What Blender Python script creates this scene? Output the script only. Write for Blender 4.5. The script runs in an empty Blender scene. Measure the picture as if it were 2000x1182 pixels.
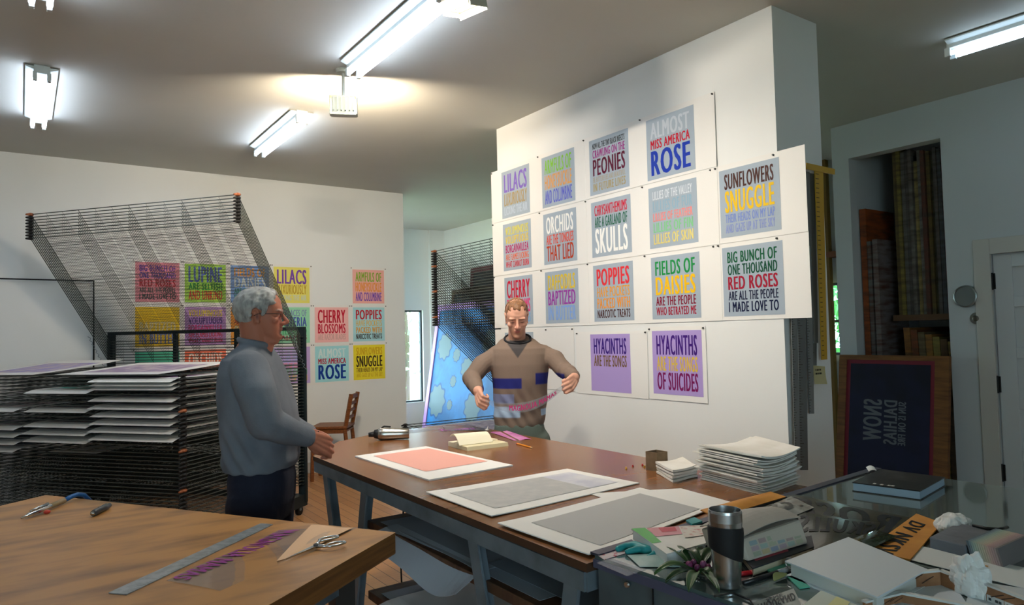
import bpy, bmesh, math, random
from mathutils import Vector, Matrix
import numpy as np
random.seed(7)
SC = bpy.context.scene
COL = SC.collection
PI = math.pi

# ------------------------------------------------------------------ camera
YAW, PITCH, ROLL, FPX, EYE = 0.61290485, 0.04384089, -0.02296055, 1364.43, 1.55
_f = Vector((math.sin(YAW)*math.cos(PITCH), math.cos(YAW)*math.cos(PITCH), math.sin(PITCH)))
_r0 = Vector((math.cos(YAW), -math.sin(YAW), 0))
_u0 = _r0.cross(_f)
_r = _r0*math.cos(ROLL) + _u0*math.sin(ROLL)
_u = -_r0*math.sin(ROLL) + _u0*math.cos(ROLL)
CAMP = Vector((0, 0, EYE))
cd = bpy.data.cameras.new('camera')
cam = bpy.data.objects.new('camera', cd)
COL.objects.link(cam)
m3 = Matrix((_r, _u, -_f)).transposed()
cam.matrix_world = Matrix.Translation(CAMP) @ m3.to_4x4()
cd.sensor_fit = 'HORIZONTAL'; cd.sensor_width = 36.0; cd.lens = FPX/2000*36.0
cd.clip_start = 0.05; cd.clip_end = 200
SC.camera = cam

# ------------------------------------------------------------------ view, world, light levels
SC.view_settings.view_transform = 'Standard'
SC.view_settings.look = 'None'
SC.view_settings.exposure = 0.0
SC.view_settings.gamma = 1.0
SC.view_settings.use_curve_mapping = False
W_STRENGTH = 13.0
TUBE_POWER = 24.0
FLOOD_POWER = 42.0
world = bpy.data.worlds.new('overcast_sky'); SC.world = world
world.use_nodes = True
_bg = world.node_tree.nodes['Background']
_bg.inputs[0].default_value = (0.58, 0.84, 1.0, 1); _bg.inputs[1].default_value = W_STRENGTH

def portal(name, loc, direction, sx, sy):
    l = bpy.data.lights.new(name, 'AREA'); l.shape = 'RECTANGLE'; l.size = sx; l.size_y = sy
    l.cycles.is_portal = True
    o = bpy.data.objects.new(name, l); COL.objects.link(o); o.location = loc
    o.rotation_euler = Vector(direction).to_track_quat('-Z', 'Y').to_euler()
    return o

def at(px, py, x=None, y=None, z=None, d=None):
    """world point seen at photo pixel px,py on a given plane"""
    v = _r*((px-1000)/FPX) + _u*((591-py)/FPX) + _f
    if d is not None: t = d
    elif x is not None: t = x/v.x
    elif y is not None: t = y/v.y
    else: t = (z-EYE)/v.z
    return CAMP + v*t

# ------------------------------------------------------------------ materials
def lin(c):
    if isinstance(c, str):
        c = c.lstrip('#'); c = [int(c[i:i+2], 16)/255 for i in (0, 2, 4)]
        c = [x/12.92 if x <= .04045 else ((x+.055)/1.055)**2.4 for x in c]
    return (c[0], c[1], c[2], 1.0)
_M = {}
def mat(col, rough=.6, metal=0, spec=.5, noise=None, bump=None, emit=None, trans=0, alpha=1, coat=0, attr=None, ior=1.45, wood=None):
    key = (str(col), rough, metal, spec, str(noise), str(bump), str(emit), trans, alpha, coat, attr, ior, str(wood))
    if key in _M: return _M[key]
    m = bpy.data.materials.new('material'); m.use_nodes = True
    nt = m.node_tree; N = nt.nodes; L = nt.links
    p = N['Principled BSDF']
    p.inputs['Base Color'].default_value = lin(col)
    p.inputs['Roughness'].default_value = rough
    p.inputs['Metallic'].default_value = metal
    p.inputs['Specular IOR Level'].default_value = spec
    p.inputs['Transmission Weight'].default_value = trans
    p.inputs['Alpha'].default_value = alpha
    p.inputs['Coat Weight'].default_value = coat
    p.inputs['IOR'].default_value = ior
    if emit:
        p.inputs['Emission Color'].default_value = lin(emit[0]); p.inputs['Emission Strength'].default_value = emit[1]
    tc = None
    def coords(scale=(1, 1, 1), rot=(0, 0, 0)):
        t = N.new('ShaderNodeTexCoord'); mp = N.new('ShaderNodeMapping')
        L.new(t.outputs['Object'], mp.inputs['Vector']); mp.inputs['Scale'].default_value = scale; mp.inputs['Rotation'].default_value = rot
        return mp.outputs['Vector']
    base = None
    if attr:
        a = N.new('ShaderNodeAttribute'); a.attribute_name = attr; base = a.outputs['Color']
        L.new(base, p.inputs['Base Color'])
    if noise:   # (scale, col2, lo, hi[, stretch])
        nz = N.new('ShaderNodeTexNoise'); nz.inputs['Scale'].default_value = noise[0]; nz.inputs['Detail'].default_value = 5
        L.new(coords(noise[4] if len(noise) > 4 else (1, 1, 1)), nz.inputs['Vector'])
        cr = N.new('ShaderNodeMapRange'); cr.inputs['From Min'].default_value = noise[2]; cr.inputs['From Max'].default_value = noise[3]
        L.new(nz.outputs['Fac'], cr.inputs['Value'])
        mx = N.new('ShaderNodeMix'); mx.data_type = 'RGBA'
        L.new(cr.outputs['Result'], mx.inputs['Factor'])
        if base: L.new(base, mx.inputs[6])
        else: mx.inputs[6].default_value = lin(col)
        mx.inputs[7].default_value = lin(noise[1])
        base = mx.outputs[2]; L.new(base, p.inputs['Base Color'])
    if wood:    # planks: (plank width, plank length, angle, dark colour)
        bk = N.new('ShaderNodeTexBrick'); bk.offset = .37
        bk.inputs['Scale'].default_value = 1; bk.inputs['Brick Width'].default_value = wood[1]; bk.inputs['Row Height'].default_value = wood[0]
        bk.inputs['Mortar Size'].default_value = .0025; bk.inputs['Mortar'].default_value = lin(wood[3])
        bk.inputs['Color1'].default_value = lin(col); bk.inputs['Color2'].default_value = lin(wood[4])
        L.new(coords((1, 1, 1), (0, 0, wood[2])), bk.inputs['Vector'])
        mx = N.new('ShaderNodeMix'); mx.data_type = 'RGBA'; mx.blend_type = 'MULTIPLY'; mx.inputs['Factor'].default_value = .6
        nz = N.new('ShaderNodeTexNoise'); nz.inputs['Scale'].default_value = 4; nz.inputs['Detail'].default_value = 6
        L.new(coords((1, 14, 1), (0, 0, wood[2])), nz.inputs['Vector'])
        L.new(bk.outputs['Color'], mx.inputs[6]); L.new(nz.outputs['Color'], mx.inputs[7])
        cr = N.new('ShaderNodeMapRange'); cr.inputs['To Min'].default_value = .55; cr.inputs['To Max'].default_value = 1.25
        L.new(nz.outputs['Fac'], cr.inputs['Value']); L.new(cr.outputs['Result'], mx.inputs[7])
        L.new(mx.outputs[2], p.inputs['Base Color'])
    if bump:    # (scale, strength, distance[, stretch])
        nz = N.new('ShaderNodeTexNoise'); nz.inputs['Scale'].default_value = bump[0]; nz.inputs['Detail'].default_value = 4
        L.new(coords(bump[3] if len(bump) > 3 else (1, 1, 1)), nz.inputs['Vector'])
        b = N.new('ShaderNodeBump'); b.inputs['Strength'].default_value = bump[1]; b.inputs['Distance'].default_value = bump[2]
        L.new(nz.outputs['Fac'], b.inputs['Height']); L.new(b.outputs['Normal'], p.inputs['Normal'])
    _M[key] = m
    return m

# ------------------------------------------------------------------ mesh builder
class MB:
    def __init__(s): s.v = []; s.f = []; s.m = []; s.mats = []
    def mi(s, m):
        if m not in s.mats: s.mats.append(m)
        return s.mats.index(m)
    def add(s, vs, fs, m):
        k = len(s.v); i = s.mi(m)
        s.v += [tuple(v) for v in vs]
        for f in fs: s.f.append(tuple(k+j for j in f)); s.m.append(i)
        return s
    def hexa(s, p, m):   # 8 points: bottom 4, top 4
        return s.add(p, [(3, 2, 1, 0), (4, 5, 6, 7), (0, 1, 5, 4), (1, 2, 6, 5), (2, 3, 7, 6), (3, 0, 4, 7)], m)
    def box(s, a, b, m):
        x0, y0, z0 = [min(i, j) for i, j in zip(a, b)]; x1, y1, z1 = [max(i, j) for i, j in zip(a, b)]
        return s.hexa([(x0, y0, z0), (x1, y0, z0), (x1, y1, z0), (x0, y1, z0), (x0, y0, z1), (x1, y0, z1), (x1, y1, z1), (x0, y1, z1)], m)
    def bar(s, a, b, w, h, m, up=(0, 0, 1)):
        a = Vector(a); b = Vector(b); d = (b-a).normalized(); up = Vector(up)
        if abs(d.dot(up)) > .98: up = Vector((0, 1, 0))
        sx = d.cross(up).normalized()*w/2; sy = sx.cross(d).normalized()*h/2
        return s.hexa([a-sx-sy, a+sx-sy, b+sx-sy, b-sx-sy, a-sx+sy, a+sx+sy, b+sx+sy, b-sx+sy], m)
    def prism(s, poly, z0, z1, m, mtop=None):
        n = len(poly)
        vs = [(p[0], p[1], z0) for p in poly]+[(p[0], p[1], z1) for p in poly]
        s.add(vs, [tuple(range(n-1, -1, -1))]+[(i, (i+1) % n, n+(i+1) % n, n+i) for i in range(n)], m)
        return s.add(vs[n:], [tuple(range(n))], mtop or m)
    def tube(s, pts, rad, m, seg=8, caps=True):
        pts = [Vector(p) for p in pts]; n = len(pts)
        if not hasattr(rad, '__len__'): rad = [rad]*n
        d0 = (pts[1]-pts[0]).normalized()
        up = Vector((0, 0, 1)) if abs(d0.z) < .9 else Vector((1, 0, 0))
        nx = d0.cross(up).normalized(); vs = []
        for i, p in enumerate(pts):
            d = ((pts[min(i+1, n-1)]-p).normalized()+(p-pts[max(i-1, 0)]).normalized())
            if d.length < 1e-6: d = d0
            d.normalize()
            nx = (nx-d*nx.dot(d)).normalized(); ny = d.cross(nx)
            for k in range(seg):
                a = 2*PI*k/seg; vs.append(p+(nx*math.cos(a)+ny*math.sin(a))*rad[i])
        fs = [(i*seg+k, i*seg+(k+1) % seg, (i+1)*seg+(k+1) % seg, (i+1)*seg+k) for i in range(n-1) for k in range(seg)]
        if caps: fs += [tuple(range(seg-1, -1, -1)), tuple((n-1)*seg+k for k in range(seg))]
        return s.add(vs, fs, m)
    def lathe(s, prof, c, m, seg=32, mats=None):
        c = Vector(c); vs = []; n = len(prof)
        for r, z in prof:
            for k in range(seg):
                a = 2*PI*k/seg; vs.append(c+Vector((r*math.cos(a), r*math.sin(a), z)))
        for i in range(n-1):
            s_m = mats[i] if mats else m
            fs = [(i*seg+k, i*seg+(k+1) % seg, (i+1)*seg+(k+1) % seg, (i+1)*seg+k) for k in range(seg)]
            k0 = len(s.v)
            s.add(vs[i*seg:(i+2)*seg], [tuple(j-i*seg for j in f) for f in fs], s_m)
        s.add(vs[:seg], [tuple(range(seg-1, -1, -1))], mats[0] if mats else m)
        s.add(vs[-seg:], [tuple(range(seg))], mats[-1] if mats else m)
        return s
    def ell(s, c, r, m, R=None, nu=14, nv=9):
        c = Vector(c); vs = []
        if not hasattr(r, '__len__'): r = (r, r, r)
        for j in range(1, nv):
            t = PI*j/nv
            for k in range(nu):
                a = 2*PI*k/nu; v = Vector((r[0]*math.sin(t)*math.cos(a), r[1]*math.sin(t)*math.sin(a), r[2]*math.cos(t)))
                vs.append(c+(R @ v if R else v))
        tp = Vector((0, 0, r[2])); tp = c+(R @ tp if R else tp); bt = Vector((0, 0, -r[2])); bt = c+(R @ bt if R else bt)
        fs = [(j*nu+k, (j+1)*nu+k, (j+1)*nu+(k+1) % nu, j*nu+(k+1) % nu) for j in range(nv-2) for k in range(nu)]
        vs += [tp, bt]; T = len(vs)-2
        fs += [(T, k, (k+1) % nu) for k in range(nu)]+[(T+1, (nv-2)*nu+(k+1) % nu, (nv-2)*nu+k) for k in range(nu)]
        return s.add(vs, fs, m)
    def chain(s, pr, m, seg=12):
        for p, r in pr: s.ell(p, r, m, nu=seg, nv=max(6, seg//2))
        for (p, r), (q, t) in zip(pr[:-1], pr[1:]): s.tube([p, q], [r, t], m, seg)
        return s
    def loft(s, rings, m):
        n = len(rings[0]); k = len(rings)
        vs = [v for r in rings for v in r]
        fs = [(i*n+j, i*n+(j+1) % n, (i+1)*n+(j+1) % n, (i+1)*n+j) for i in range(k-1) for j in range(n)]
        fs += [tuple(range(n-1, -1, -1)), tuple((k-1)*n+j for j in range(n))]
        return s.add(vs, fs, m)
    def sheet(s, fn, nu, nv, m, th=.0008):
        """thin curved sheet: fn(u,v)->point, both sides and a rim"""
        P = [[Vector(fn(i/nu, j/nv)) for j in range(nv+1)] for i in range(nu+1)]
        vs = []; nrm = []
        for i in range(nu+1):
            for j in range(nv+1):
                du = P[min(i+1, nu)][j]-P[max(i-1, 0)][j]; dv = P[i][min(j+1, nv)]-P[i][max(j-1, 0)]
                nrm.append(du.cross(dv).normalized()); vs.append(P[i][j])
        k = len(vs); top = [v+q*th/2 for v, q in zip(vs, nrm)]; bot = [v-q*th/2 for v, q in zip(vs, nrm)]
        I = lambda i, j: i*(nv+1)+j
        fs = []
        for i in range(nu):
            for j in range(nv):
                q = (I(i, j), I(i+1, j), I(i+1, j+1), I(i, j+1)); fs.append(q); fs.append(tuple(k+t for t in q[::-1]))
        rim = [I(i, 0) for i in range(nu)]+[I(nu, j) for j in range(nv)]+[I(i, nv) for i in range(nu, 0, -1)]+[I(0, j) for j in range(nv, 0, -1)]
        for a, b in zip(rim, rim[1:]+rim[:1]): fs.append((b, a, k+a, k+b))
        return s.add(top+bot, fs, m)
    def text(s, body, o, ux, uy, w, h, m, flipx=False):
        """lettering stretched into the rectangle at o spanned by ux*w, uy*h"""
        vs, fs = glyphs(body); o = Vector(o); ux = Vector(ux); uy = Vector(uy); un = ux.cross(uy)
        if flipx: return s.add([o+ux*(w*(1-x))+uy*(h*y)+un*dz for x, y, dz in vs], fs, m)
        return s.add([o+ux*(w*x)+uy*(h*y)+un*dz for x, y, dz in vs], fs, m)
    def build(s, name, parent=None, smooth=False, bevel=0):
        me = bpy.data.meshes.new(name)
        off = Vector(parent['_o']) if parent is not None and '_o' in parent else Vector((0, 0, 0))
        if parent is not None and '_rz' in parent: R = Matrix.Rotation(-parent['_rz'], 3, 'Z')
        else: R = None
        vs = [(Vector(v)-off) for v in s.v]
        if R: vs = [R @ v for v in vs]
        me.from_pydata([tuple(v) for v in vs], [], s.f)
        for m in s.mats: me.materials.append(m)
        me.polygons.foreach_set('material_index', s.m)
        if smooth: me.polygons.foreach_set('use_smooth', [True]*len(me.polygons))
        me.update()
        o = bpy.data.objects.new(name, me); COL.objects.link(o)
        if parent is not None: o.parent = parent
        if bevel:
            b = o.modifiers.new('bevel', 'BEVEL'); b.width = bevel; b.segments = 2; b.limit_method = 'ANGLE'
        return o

_G = {}
def glyphs(body):
    if body in _G: return _G[body]
    c = bpy.data.curves.new('lettering', 'FONT'); c.body = body; c.offset = 0; c.resolution_u = 3; c.fill_mode = 'FRONT'; c.space_character = 1.17
    o = bpy.data.objects.new('lettering', c); COL.objects.link(o)
    bpy.context.view_layer.update()
    me = o.to_mesh()
    vs = [(v.co.x, v.co.y) for v in me.vertices]; fs = [tuple(p.vertices) for p in me.polygons]
    o.to_mesh_clear(); bpy.data.objects.remove(o); bpy.data.curves.remove(c)
    n = len(vs); vs = [(x+dx, y, dz) for dx, dz in ((-.052, 0), (-.026, .0001), (0, .0002), (.026, .0003), (.052, .0004)) for x, y in vs]; fs = [tuple(k+j*n for k in f) for j in range(5) for f in fs]
    x0 = min(v[0] for v in vs); x1 = max(v[0] for v in vs); y0 = min(v[1] for v in vs); y1 = max(v[1] for v in vs)
    _G[body] = ([((x-x0)/(x1-x0), (y-y0)/(y1-y0), dz) for x, y, dz in vs], fs)
    return _G[body]

def tag(o, label, cat, group=None, kind=None):
    o['label'] = label; o['category'] = cat
    if group: o['group'] = group
    if kind: o['kind'] = kind
    return o
def struct(o):
    o['kind'] = 'structure'; return o
def thing(name, loc, label, cat, group=None, rz=0, kind=None):
    """Empty at the thing's base; parts are built in world coordinates and re-based"""
    o = bpy.data.objects.new(name, None); COL.objects.link(o)
    o.location = loc; o.empty_display_size = .05; o.rotation_euler = (0, 0, rz)
    o['_o'] = tuple(loc)
    if rz: o['_rz'] = rz
    if label: tag(o, label, cat, group)
    if kind: o['kind'] = kind
    return o
def copy_tree(o, parent=None):
    c = o.copy(); COL.objects.link(c)
    if parent is not None: c.parent = parent
    for ch in list(o.children): copy_tree(ch, c)
    return c
ORD = ['topmost', 'second from the top', 'third from the top', 'fourth from the top', 'fifth from the top', 'sixth from the top', 'seventh from the top', 'eighth from the top', 'ninth from the top', 'tenth from the top']
NTH = ['first', 'second', 'third', 'fourth', 'fifth', 'sixth', 'seventh', 'eighth', 'ninth', 'tenth', 'eleventh', 'twelfth', 'thirteenth', 'fourteenth', 'fifteenth']

# common materials
WHITE = mat('#EAEBE8', .75, spec=.2, noise=(1.3, '#E5E6E3', .3, .7))
CEIL = mat('#CACAC3', .8, spec=.2, noise=(.8, '#C3C3BC', .35, .65))
PAPER = mat('#EAE8E3', .7, spec=.25)
BLACK = mat('#161616', .5)
STEEL = mat('#76828A', .45, .25, noise=(9, '#5E686E', .4, .7))
CHROME = mat('#C9CCCE', .2, 1)
OAK = mat('#8A5228', .45, noise=(7, '#6B3A18', .35, .65, (1, 12, 12)))
# ------------------------------------------------------------------ the room
H = 3.35                       # ceiling height
XP, YP0, YP1, XPB = 3.424, 2.28, 5.045, 3.865      # partition carrying the big prints
YB, XBE = 7.974, 3.952         # back wall and its free end
XR, YRE = 6.04, 3.467          # right wall and its free end
YF = 10.58                     # far wall of the passage
FLOORM = mat('#C08A58', .38, wood=(.085, 1.6, PI/2, '#4A2E18', '#A87246'))
b = MB(); b.box((-3.2, -3.2, -.12), (8.2, 11.2, 0), FLOORM); struct(b.build('floor'))
b = MB(); b.box((-3.2, -3.2, H), (8.2, 11.2, H+.15), CEIL); struct(b.build('ceiling'))
b = MB(); b.box((-3.2, YB, 0), (XBE, YB+.14, H), WHITE); struct(b.build('wall_back'))
b = MB(); b.box((XP, YP0, 0), (XPB, YP1, H), WHITE); struct(b.build('wall_center'))
# left wall plain, rear wall with windows behind the photographer's left shoulder
RWIN = [(-2.9, -1.9), (-1.5, -.5)]
b = MB(); b.box((-3.2, -3.2, 0), (-3.06, YB, H), WHITE); struct(b.build('wall_left'))
b = MB(); b.box((-3.06, -3.2, 0), (7.2, -3.06, .85), WHITE); b.box((-3.06, -3.2, 2.65), (7.2, -3.06, H), WHITE)
for x0, x1 in ((-3.06, -2.9), (-1.9, -1.5), (-.5, 7.2)): b.box((x0, -3.2, .85), (x1, -3.06, 2.65), WHITE)
struct(b.build('wall_rear'))
def window(name, a, bq, axis, bars_h, bars_v, frame_m, depth=.05, fw=.04):
    """a,bq: opposite corners of the opening; axis: 0 pane faces x, 1 pane faces y"""
    a = Vector(a); bq = Vector(bq)
    e = bpy.data.objects.new(name, None); COL.objects.link(e); e.location = (a+bq)/2; e['_o'] = tuple((a+bq)/2); struct(e)
    h = 1-axis
    f = MB()
    def bx(h0, h1, z0, z1, dd=depth):
        p = [0, 0, z0]; q = [0, 0, z1]; p[h] = h0; q[h] = h1; p[axis] = a[axis]-dd/2; q[axis] = a[axis]+dd/2
        f.box(p, q, frame_m)
    h0, h1 = sorted((a[h], bq[h])); z0, z1 = sorted((a.z, bq.z))
    bx(h0, h0+fw, z0, z1); bx(h1-fw, h1, z0, z1); bx(h0+fw, h1-fw, z0, z0+fw); bx(h0+fw, h1-fw, z1-fw, z1)
    for t in bars_h: z = z0+(z1-z0)*t; bx(h0+fw, h1-fw, z-.015, z+.015, depth*.8)
    for t in bars_v: x = h0+(h1-h0)*t; bx(x-.012, x+.012, z0+fw, z1-fw, depth*.6)
    f.build('window_frame', e)
    g = MB(); p = [0, 0, z0+fw]; q = [0, 0, z1-fw]; p[h] = h0+fw; q[h] = h1-fw; p[axis] = a[axis]-.003; q[axis] = a[axis]+.003
    g.box(p, q, GLASS); g.build('window_glass', e)
    return e
# thin clear panes
GLASS = bpy.data.materials.new('clear_glass'); GLASS.use_nodes = True
_nt = GLASS.node_tree; _nt.nodes.remove(_nt.nodes['Principled BSDF'])
_t = _nt.nodes.new('ShaderNodeBsdfTransparent'); _g = _nt.nodes.new('ShaderNodeBsdfGlossy'); _g.inputs['Roughness'].default_value = .02
_mx = _nt.nodes.new('ShaderNodeMixShader'); _mx.inputs[0].default_value = .06
_nt.links.new(_t.outputs[0], _mx.inputs[1]); _nt.links.new(_g.outputs[0], _mx.inputs[2])
_nt.links.new(_mx.outputs[0], _nt.nodes['Material Output'].inputs[0])
WFRAME = mat('#D9DAD6', .5)
DARKFR = mat('#3A4247', .5)
for k, (x0, x1) in enumerate(RWIN):
    window('window_%d' % (k+3), (x0, -3.13, .85), (x1, -3.13, 2.65), 1, (.5,), (.5,), WFRAME)
    portal('daylight_rear', ((x0+x1)/2, -3.22, 1.75), (0, 1, 0), x1-x0, 1.8)
# right wall: partition with the storage niche and the door
NY0, NY1, NZ = 2.551, 3.312, 3.04       # niche opening
DY0, DY1, DZ = 1.40, 2.235, 2.066       # door opening
b = MB(); X1 = XR+.13; WHITE_W = WHITE; WHITE = mat('#CDD0D0', .75, spec=.2)  # same white paint, its colour greyed here to stand in for dim light
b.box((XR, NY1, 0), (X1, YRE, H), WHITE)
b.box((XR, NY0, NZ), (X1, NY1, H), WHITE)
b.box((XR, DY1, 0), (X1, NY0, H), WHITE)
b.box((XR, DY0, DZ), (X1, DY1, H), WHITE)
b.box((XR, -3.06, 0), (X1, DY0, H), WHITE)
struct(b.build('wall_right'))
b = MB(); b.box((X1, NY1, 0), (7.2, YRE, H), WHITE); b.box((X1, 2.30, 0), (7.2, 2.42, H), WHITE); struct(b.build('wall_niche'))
WHITE = WHITE_W
# outer walls behind it, with the small window in the alcove
W2 = at(1622, 553, x=7.25); W2b = at(1643, 694, x=7.25)
wy0, wy1, wz0, wz1 = W2b.y-.02, W2.y+.75, W2b.z, W2.z
b = MB()
b.box((7.2, -3.2, 0), (7.34, wy0, H), WHITE); b.box((7.2, wy1, 0), (7.34, 6.0, H), WHITE)
b.box((7.2, wy0, 0), (7.34, wy1, wz0), WHITE); b.box((7.2, wy0, wz1), (7.34, wy1, H), WHITE)
struct(b.build('wall_outer'))
window('window_2', (7.27, wy0, wz0), (7.27, wy1, wz1), 0, (.47,), (), DARKFR, fw=.03)
portal('daylight_alcove', (7.4, (wy0+wy1)/2, (wz0+wz1)/2), (-1, 0, 0), wy1-wy0, wz1-wz0)
b = MB(); b.box((6.0, 6.0, 0), (7.34, 6.14, H), WHITE); b.box((6.0, 6.14, 0), (6.14, YF, H), WHITE); struct(b.build('wall_passage'))
# far wall of the passage with the tall window
wx0, wx1 = 3.3, 5.585; wz0f, wz1f = .43, 1.975  # hidden left part of the opening widened to let in more daylight
b = MB()
b.box((3.0, YF, 0), (wx0, YF+.14, H), WHITE); b.box((wx1, YF, 0), (6.14, YF+.14, H), WHITE)
b.box((wx0, YF, 0), (wx1, YF+.14, wz0f), WHITE); b.box((wx0, YF, wz1f), (wx1, YF+.14, H), WHITE)
struct(b.build('wall_far'))
b = MB(); b.box((5.71, YF-.05, 0), (6.0, YF, H), WHITE); struct(b.build('trim_1'))
b = MB()
b.box((3.0, YB+.14, 0), (3.1, 8.5, H), WHITE); b.box((3.0, 10.2, 0), (3.1, YF, H), WHITE); b.box((3.0, 8.5, 0), (3.1, 10.2, .8), WHITE); b.box((3.0, 8.5, 2.65), (3.1, 10.2, H), WHITE)
struct(b.build('wall_hall'))
window('window_5', (3.05, 8.5, .8), (3.05, 10.2, 2.65), 0, (.5,), (.5,), WFRAME)  # unseen window, added to bring more blue daylight into the passage
portal('added_daylight_hall', (2.95, 9.35, 1.72), (1, 0, 0), 1.7, 1.85)
window('window_1', (wx0, YF+.07, wz0f), (wx1, YF+.07, wz1f), 1, (), (), DARKFR, fw=.03)
portal('daylight_far', ((wx0+wx1)/2, YF+.2, (wz0f+wz1f)/2), (0, -1, 0), wx1-wx0, wz1f-wz0f)
# door with casing
TRIM = mat('#CFCBC2', .6)
b = MB()
b.box((XR-.025, DY1, 0), (XR, DY1+.115, DZ+.12), TRIM); b.box((XR-.025, DY0-.115, 0), (XR, DY0, DZ+.12), TRIM)
b.box((XR-.025, DY0, DZ), (XR, DY1, DZ+.12), TRIM)
struct(b.build('trim_2', bevel=.004))
DOORM = mat('#D5D8D8', .55)
e = bpy.data.objects.new('door_1', None); COL.objects.link(e); e.location = (XR, DY1, 0); e['_o'] = (XR, DY1, 0); struct(e)
b = MB(); b.box((XR+.02, DY0, .002), (XR+.05, DY1, DZ), DOORM)
zr = [.01, .22, .52, .60, .90, .98, 1.28, 1.36, 1.66, 1.74, 1.96, DZ-.01]
stile = .12
b.box((XR+.005, DY1-.01-stile, .01), (XR+.02, DY1-.01, DZ-.01), DOORM); b.box((XR+.005, DY0, .01), (XR+.02, DY0+stile, DZ-.01), DOORM)
for i in range(0, len(zr), 2): b.box((XR+.005, DY0+stile, zr[i]), (XR+.02, DY1-.01-stile, zr[i+1]), DOORM)
b.build('door_leaf', e, bevel=.004)
for z in (1.86, 1.08, .42):
    k = MB(); k.box((XR-.008, DY1-.02, z-.06), (XR+.004, DY1+.012, z+.06), mat('#30302E', .5, .7)); k.tube([(XR-.012, DY1-.004, z-.065), (XR-.012, DY1-.004, z+.065)], .007, mat('#30302E', .5, .7)); k.build('hinge', e)
k = MB(); k.tube([(XR+.005, DY0+.06, 1.0), (XR-.04, DY0+.06, 1.0)], .012, CHROME); k.ell((XR-.055, DY0+.06, 1.0), (.022, .028, .028), CHROME); k.build('door_handle', e, smooth=True)
# skirting
b = MB(); b.box((-3.06, YB-.015, 0), (XBE, YB, .12), TRIM); struct(b.build('baseboard_back'))
b = MB(); b.box((XP-.015, YP0, 0), (XP, YP1, .12), TRIM); struct(b.build('baseboard_center'))

# ---- round gauge and round knob on the right wall
def disc(name, px, py, r, label, cat, dial):
    c = at(px, py, x=XR); e = thing(name, c, label, cat)
    R = Matrix.Rotation(-PI/2, 3, 'Y')
    def lt(prof, m, nm):
        q = MB(); q.lathe(prof, (0, 0, 0), m, 36); q.v = [tuple(c+R @ Vector(v)) for v in q.v]; q.build(nm, e, smooth=True)
    if dial:
        lt([(r, 0), (r, .02), (r*.97, .032), (r*.86, .036), (r*.84, .028)], mat('#9AA0A0', .3, .8), 'bezel')
        lt([(r*.84, .001), (r*.84, .026)], mat('#C7CDCB', .35), 'dial_face')
        q = MB(); q.text('-- -', c+Vector((-.0275, r*.4, r*.02)), (0, -1, 0), (0, 0, 1), r*.8, r*.14, mat('#6A7270', .5))
        q.build('dial_print', e)
    else:
        lt([(r, 0), (r, .012), (r*.9, .02), (r*.55, .022)], mat('#8E8A80', .35, .8), 'rim')
        lt([(r*.55, .004), (r*.5, .03), (r*.3, .036)], mat('#6F6B60', .4, .7), 'centre_button')
disc('wall_gauge', 1888, 579, .087, 'large round pale gauge with a metal rim on the wall beside the white door', 'gauge', True)
disc('wall_button', 1908, 622, .045, 'small round brass button on the wall just below the round gauge', 'button', False)

# ------------------------------------------------------------------ lamps
TUBE = mat('#FFFFFF', .5, emit=('#DCEBFF', TUBE_POWER))
FIXM = mat('#C9D2D2', .4)
def fluor(xc, y0, y1, label, tm=None):
    e = thing('fluorescent_light', (xc, (y0+y1)/2, H), label, 'ceiling light', 'fluorescent tube lights on the ceiling')
    q = MB(); q.box((xc-.045, y0, H-.055), (xc+.045, y1, H), FIXM); q.build('housing', e, bevel=.004)
    q = MB()
    prof = [(-.045, H-.03), (-.09, H-.015), (-.09, H-.008), (.09, H-.008), (.09, H-.015), (.045, H-.03)]
    q.loft([[(xc+x, y, z) for x, z in prof] for y in (y0+.01, y1-.01)], FIXM); q.build('reflector', e)
    for s in (-1, 1):
        q = MB(); q.tube([(xc+s*.038, y0+.03, H-.085), (xc+s*.038, y1-.03, H-.085)], .0145, tm or TUBE, 12); q.build('tube', e, smooth=True)
    for yy in (y0, y1):
        for s in (-1, 1):
            q = MB(); q.box((xc+s*.038-.012, yy-.012 if yy == y0 else yy-.022, H-.105), (xc+s*.038+.012, yy+.022 if yy == y0 else yy+.012, H-.05), FIXM); q.build('lamp_holder', e, bevel=.003)
fluor(1.77, 3.04, 4.27, 'twin tube light on the ceiling above the small worklight, the largest one wholly in view')
fluor(1.81, 5.40, 6.62, 'twin tube light on the ceiling beyond the worklight, nearest to the back wall posters')
fluor(.10, 5.36, 6.60, 'twin tube light on the ceiling at the left, seen end on below the cropped one')
fluor(.07, 2.98, 4.20, 'twin tube light cut off by the upper left edge of the picture')
fluor(4.86, .75, 1.97, 'twin tube light on the ceiling in front of the wall with the white door', mat('#FFFFFF', .5, emit=('#CFE8FF', TUBE_POWER*.3)))

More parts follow.
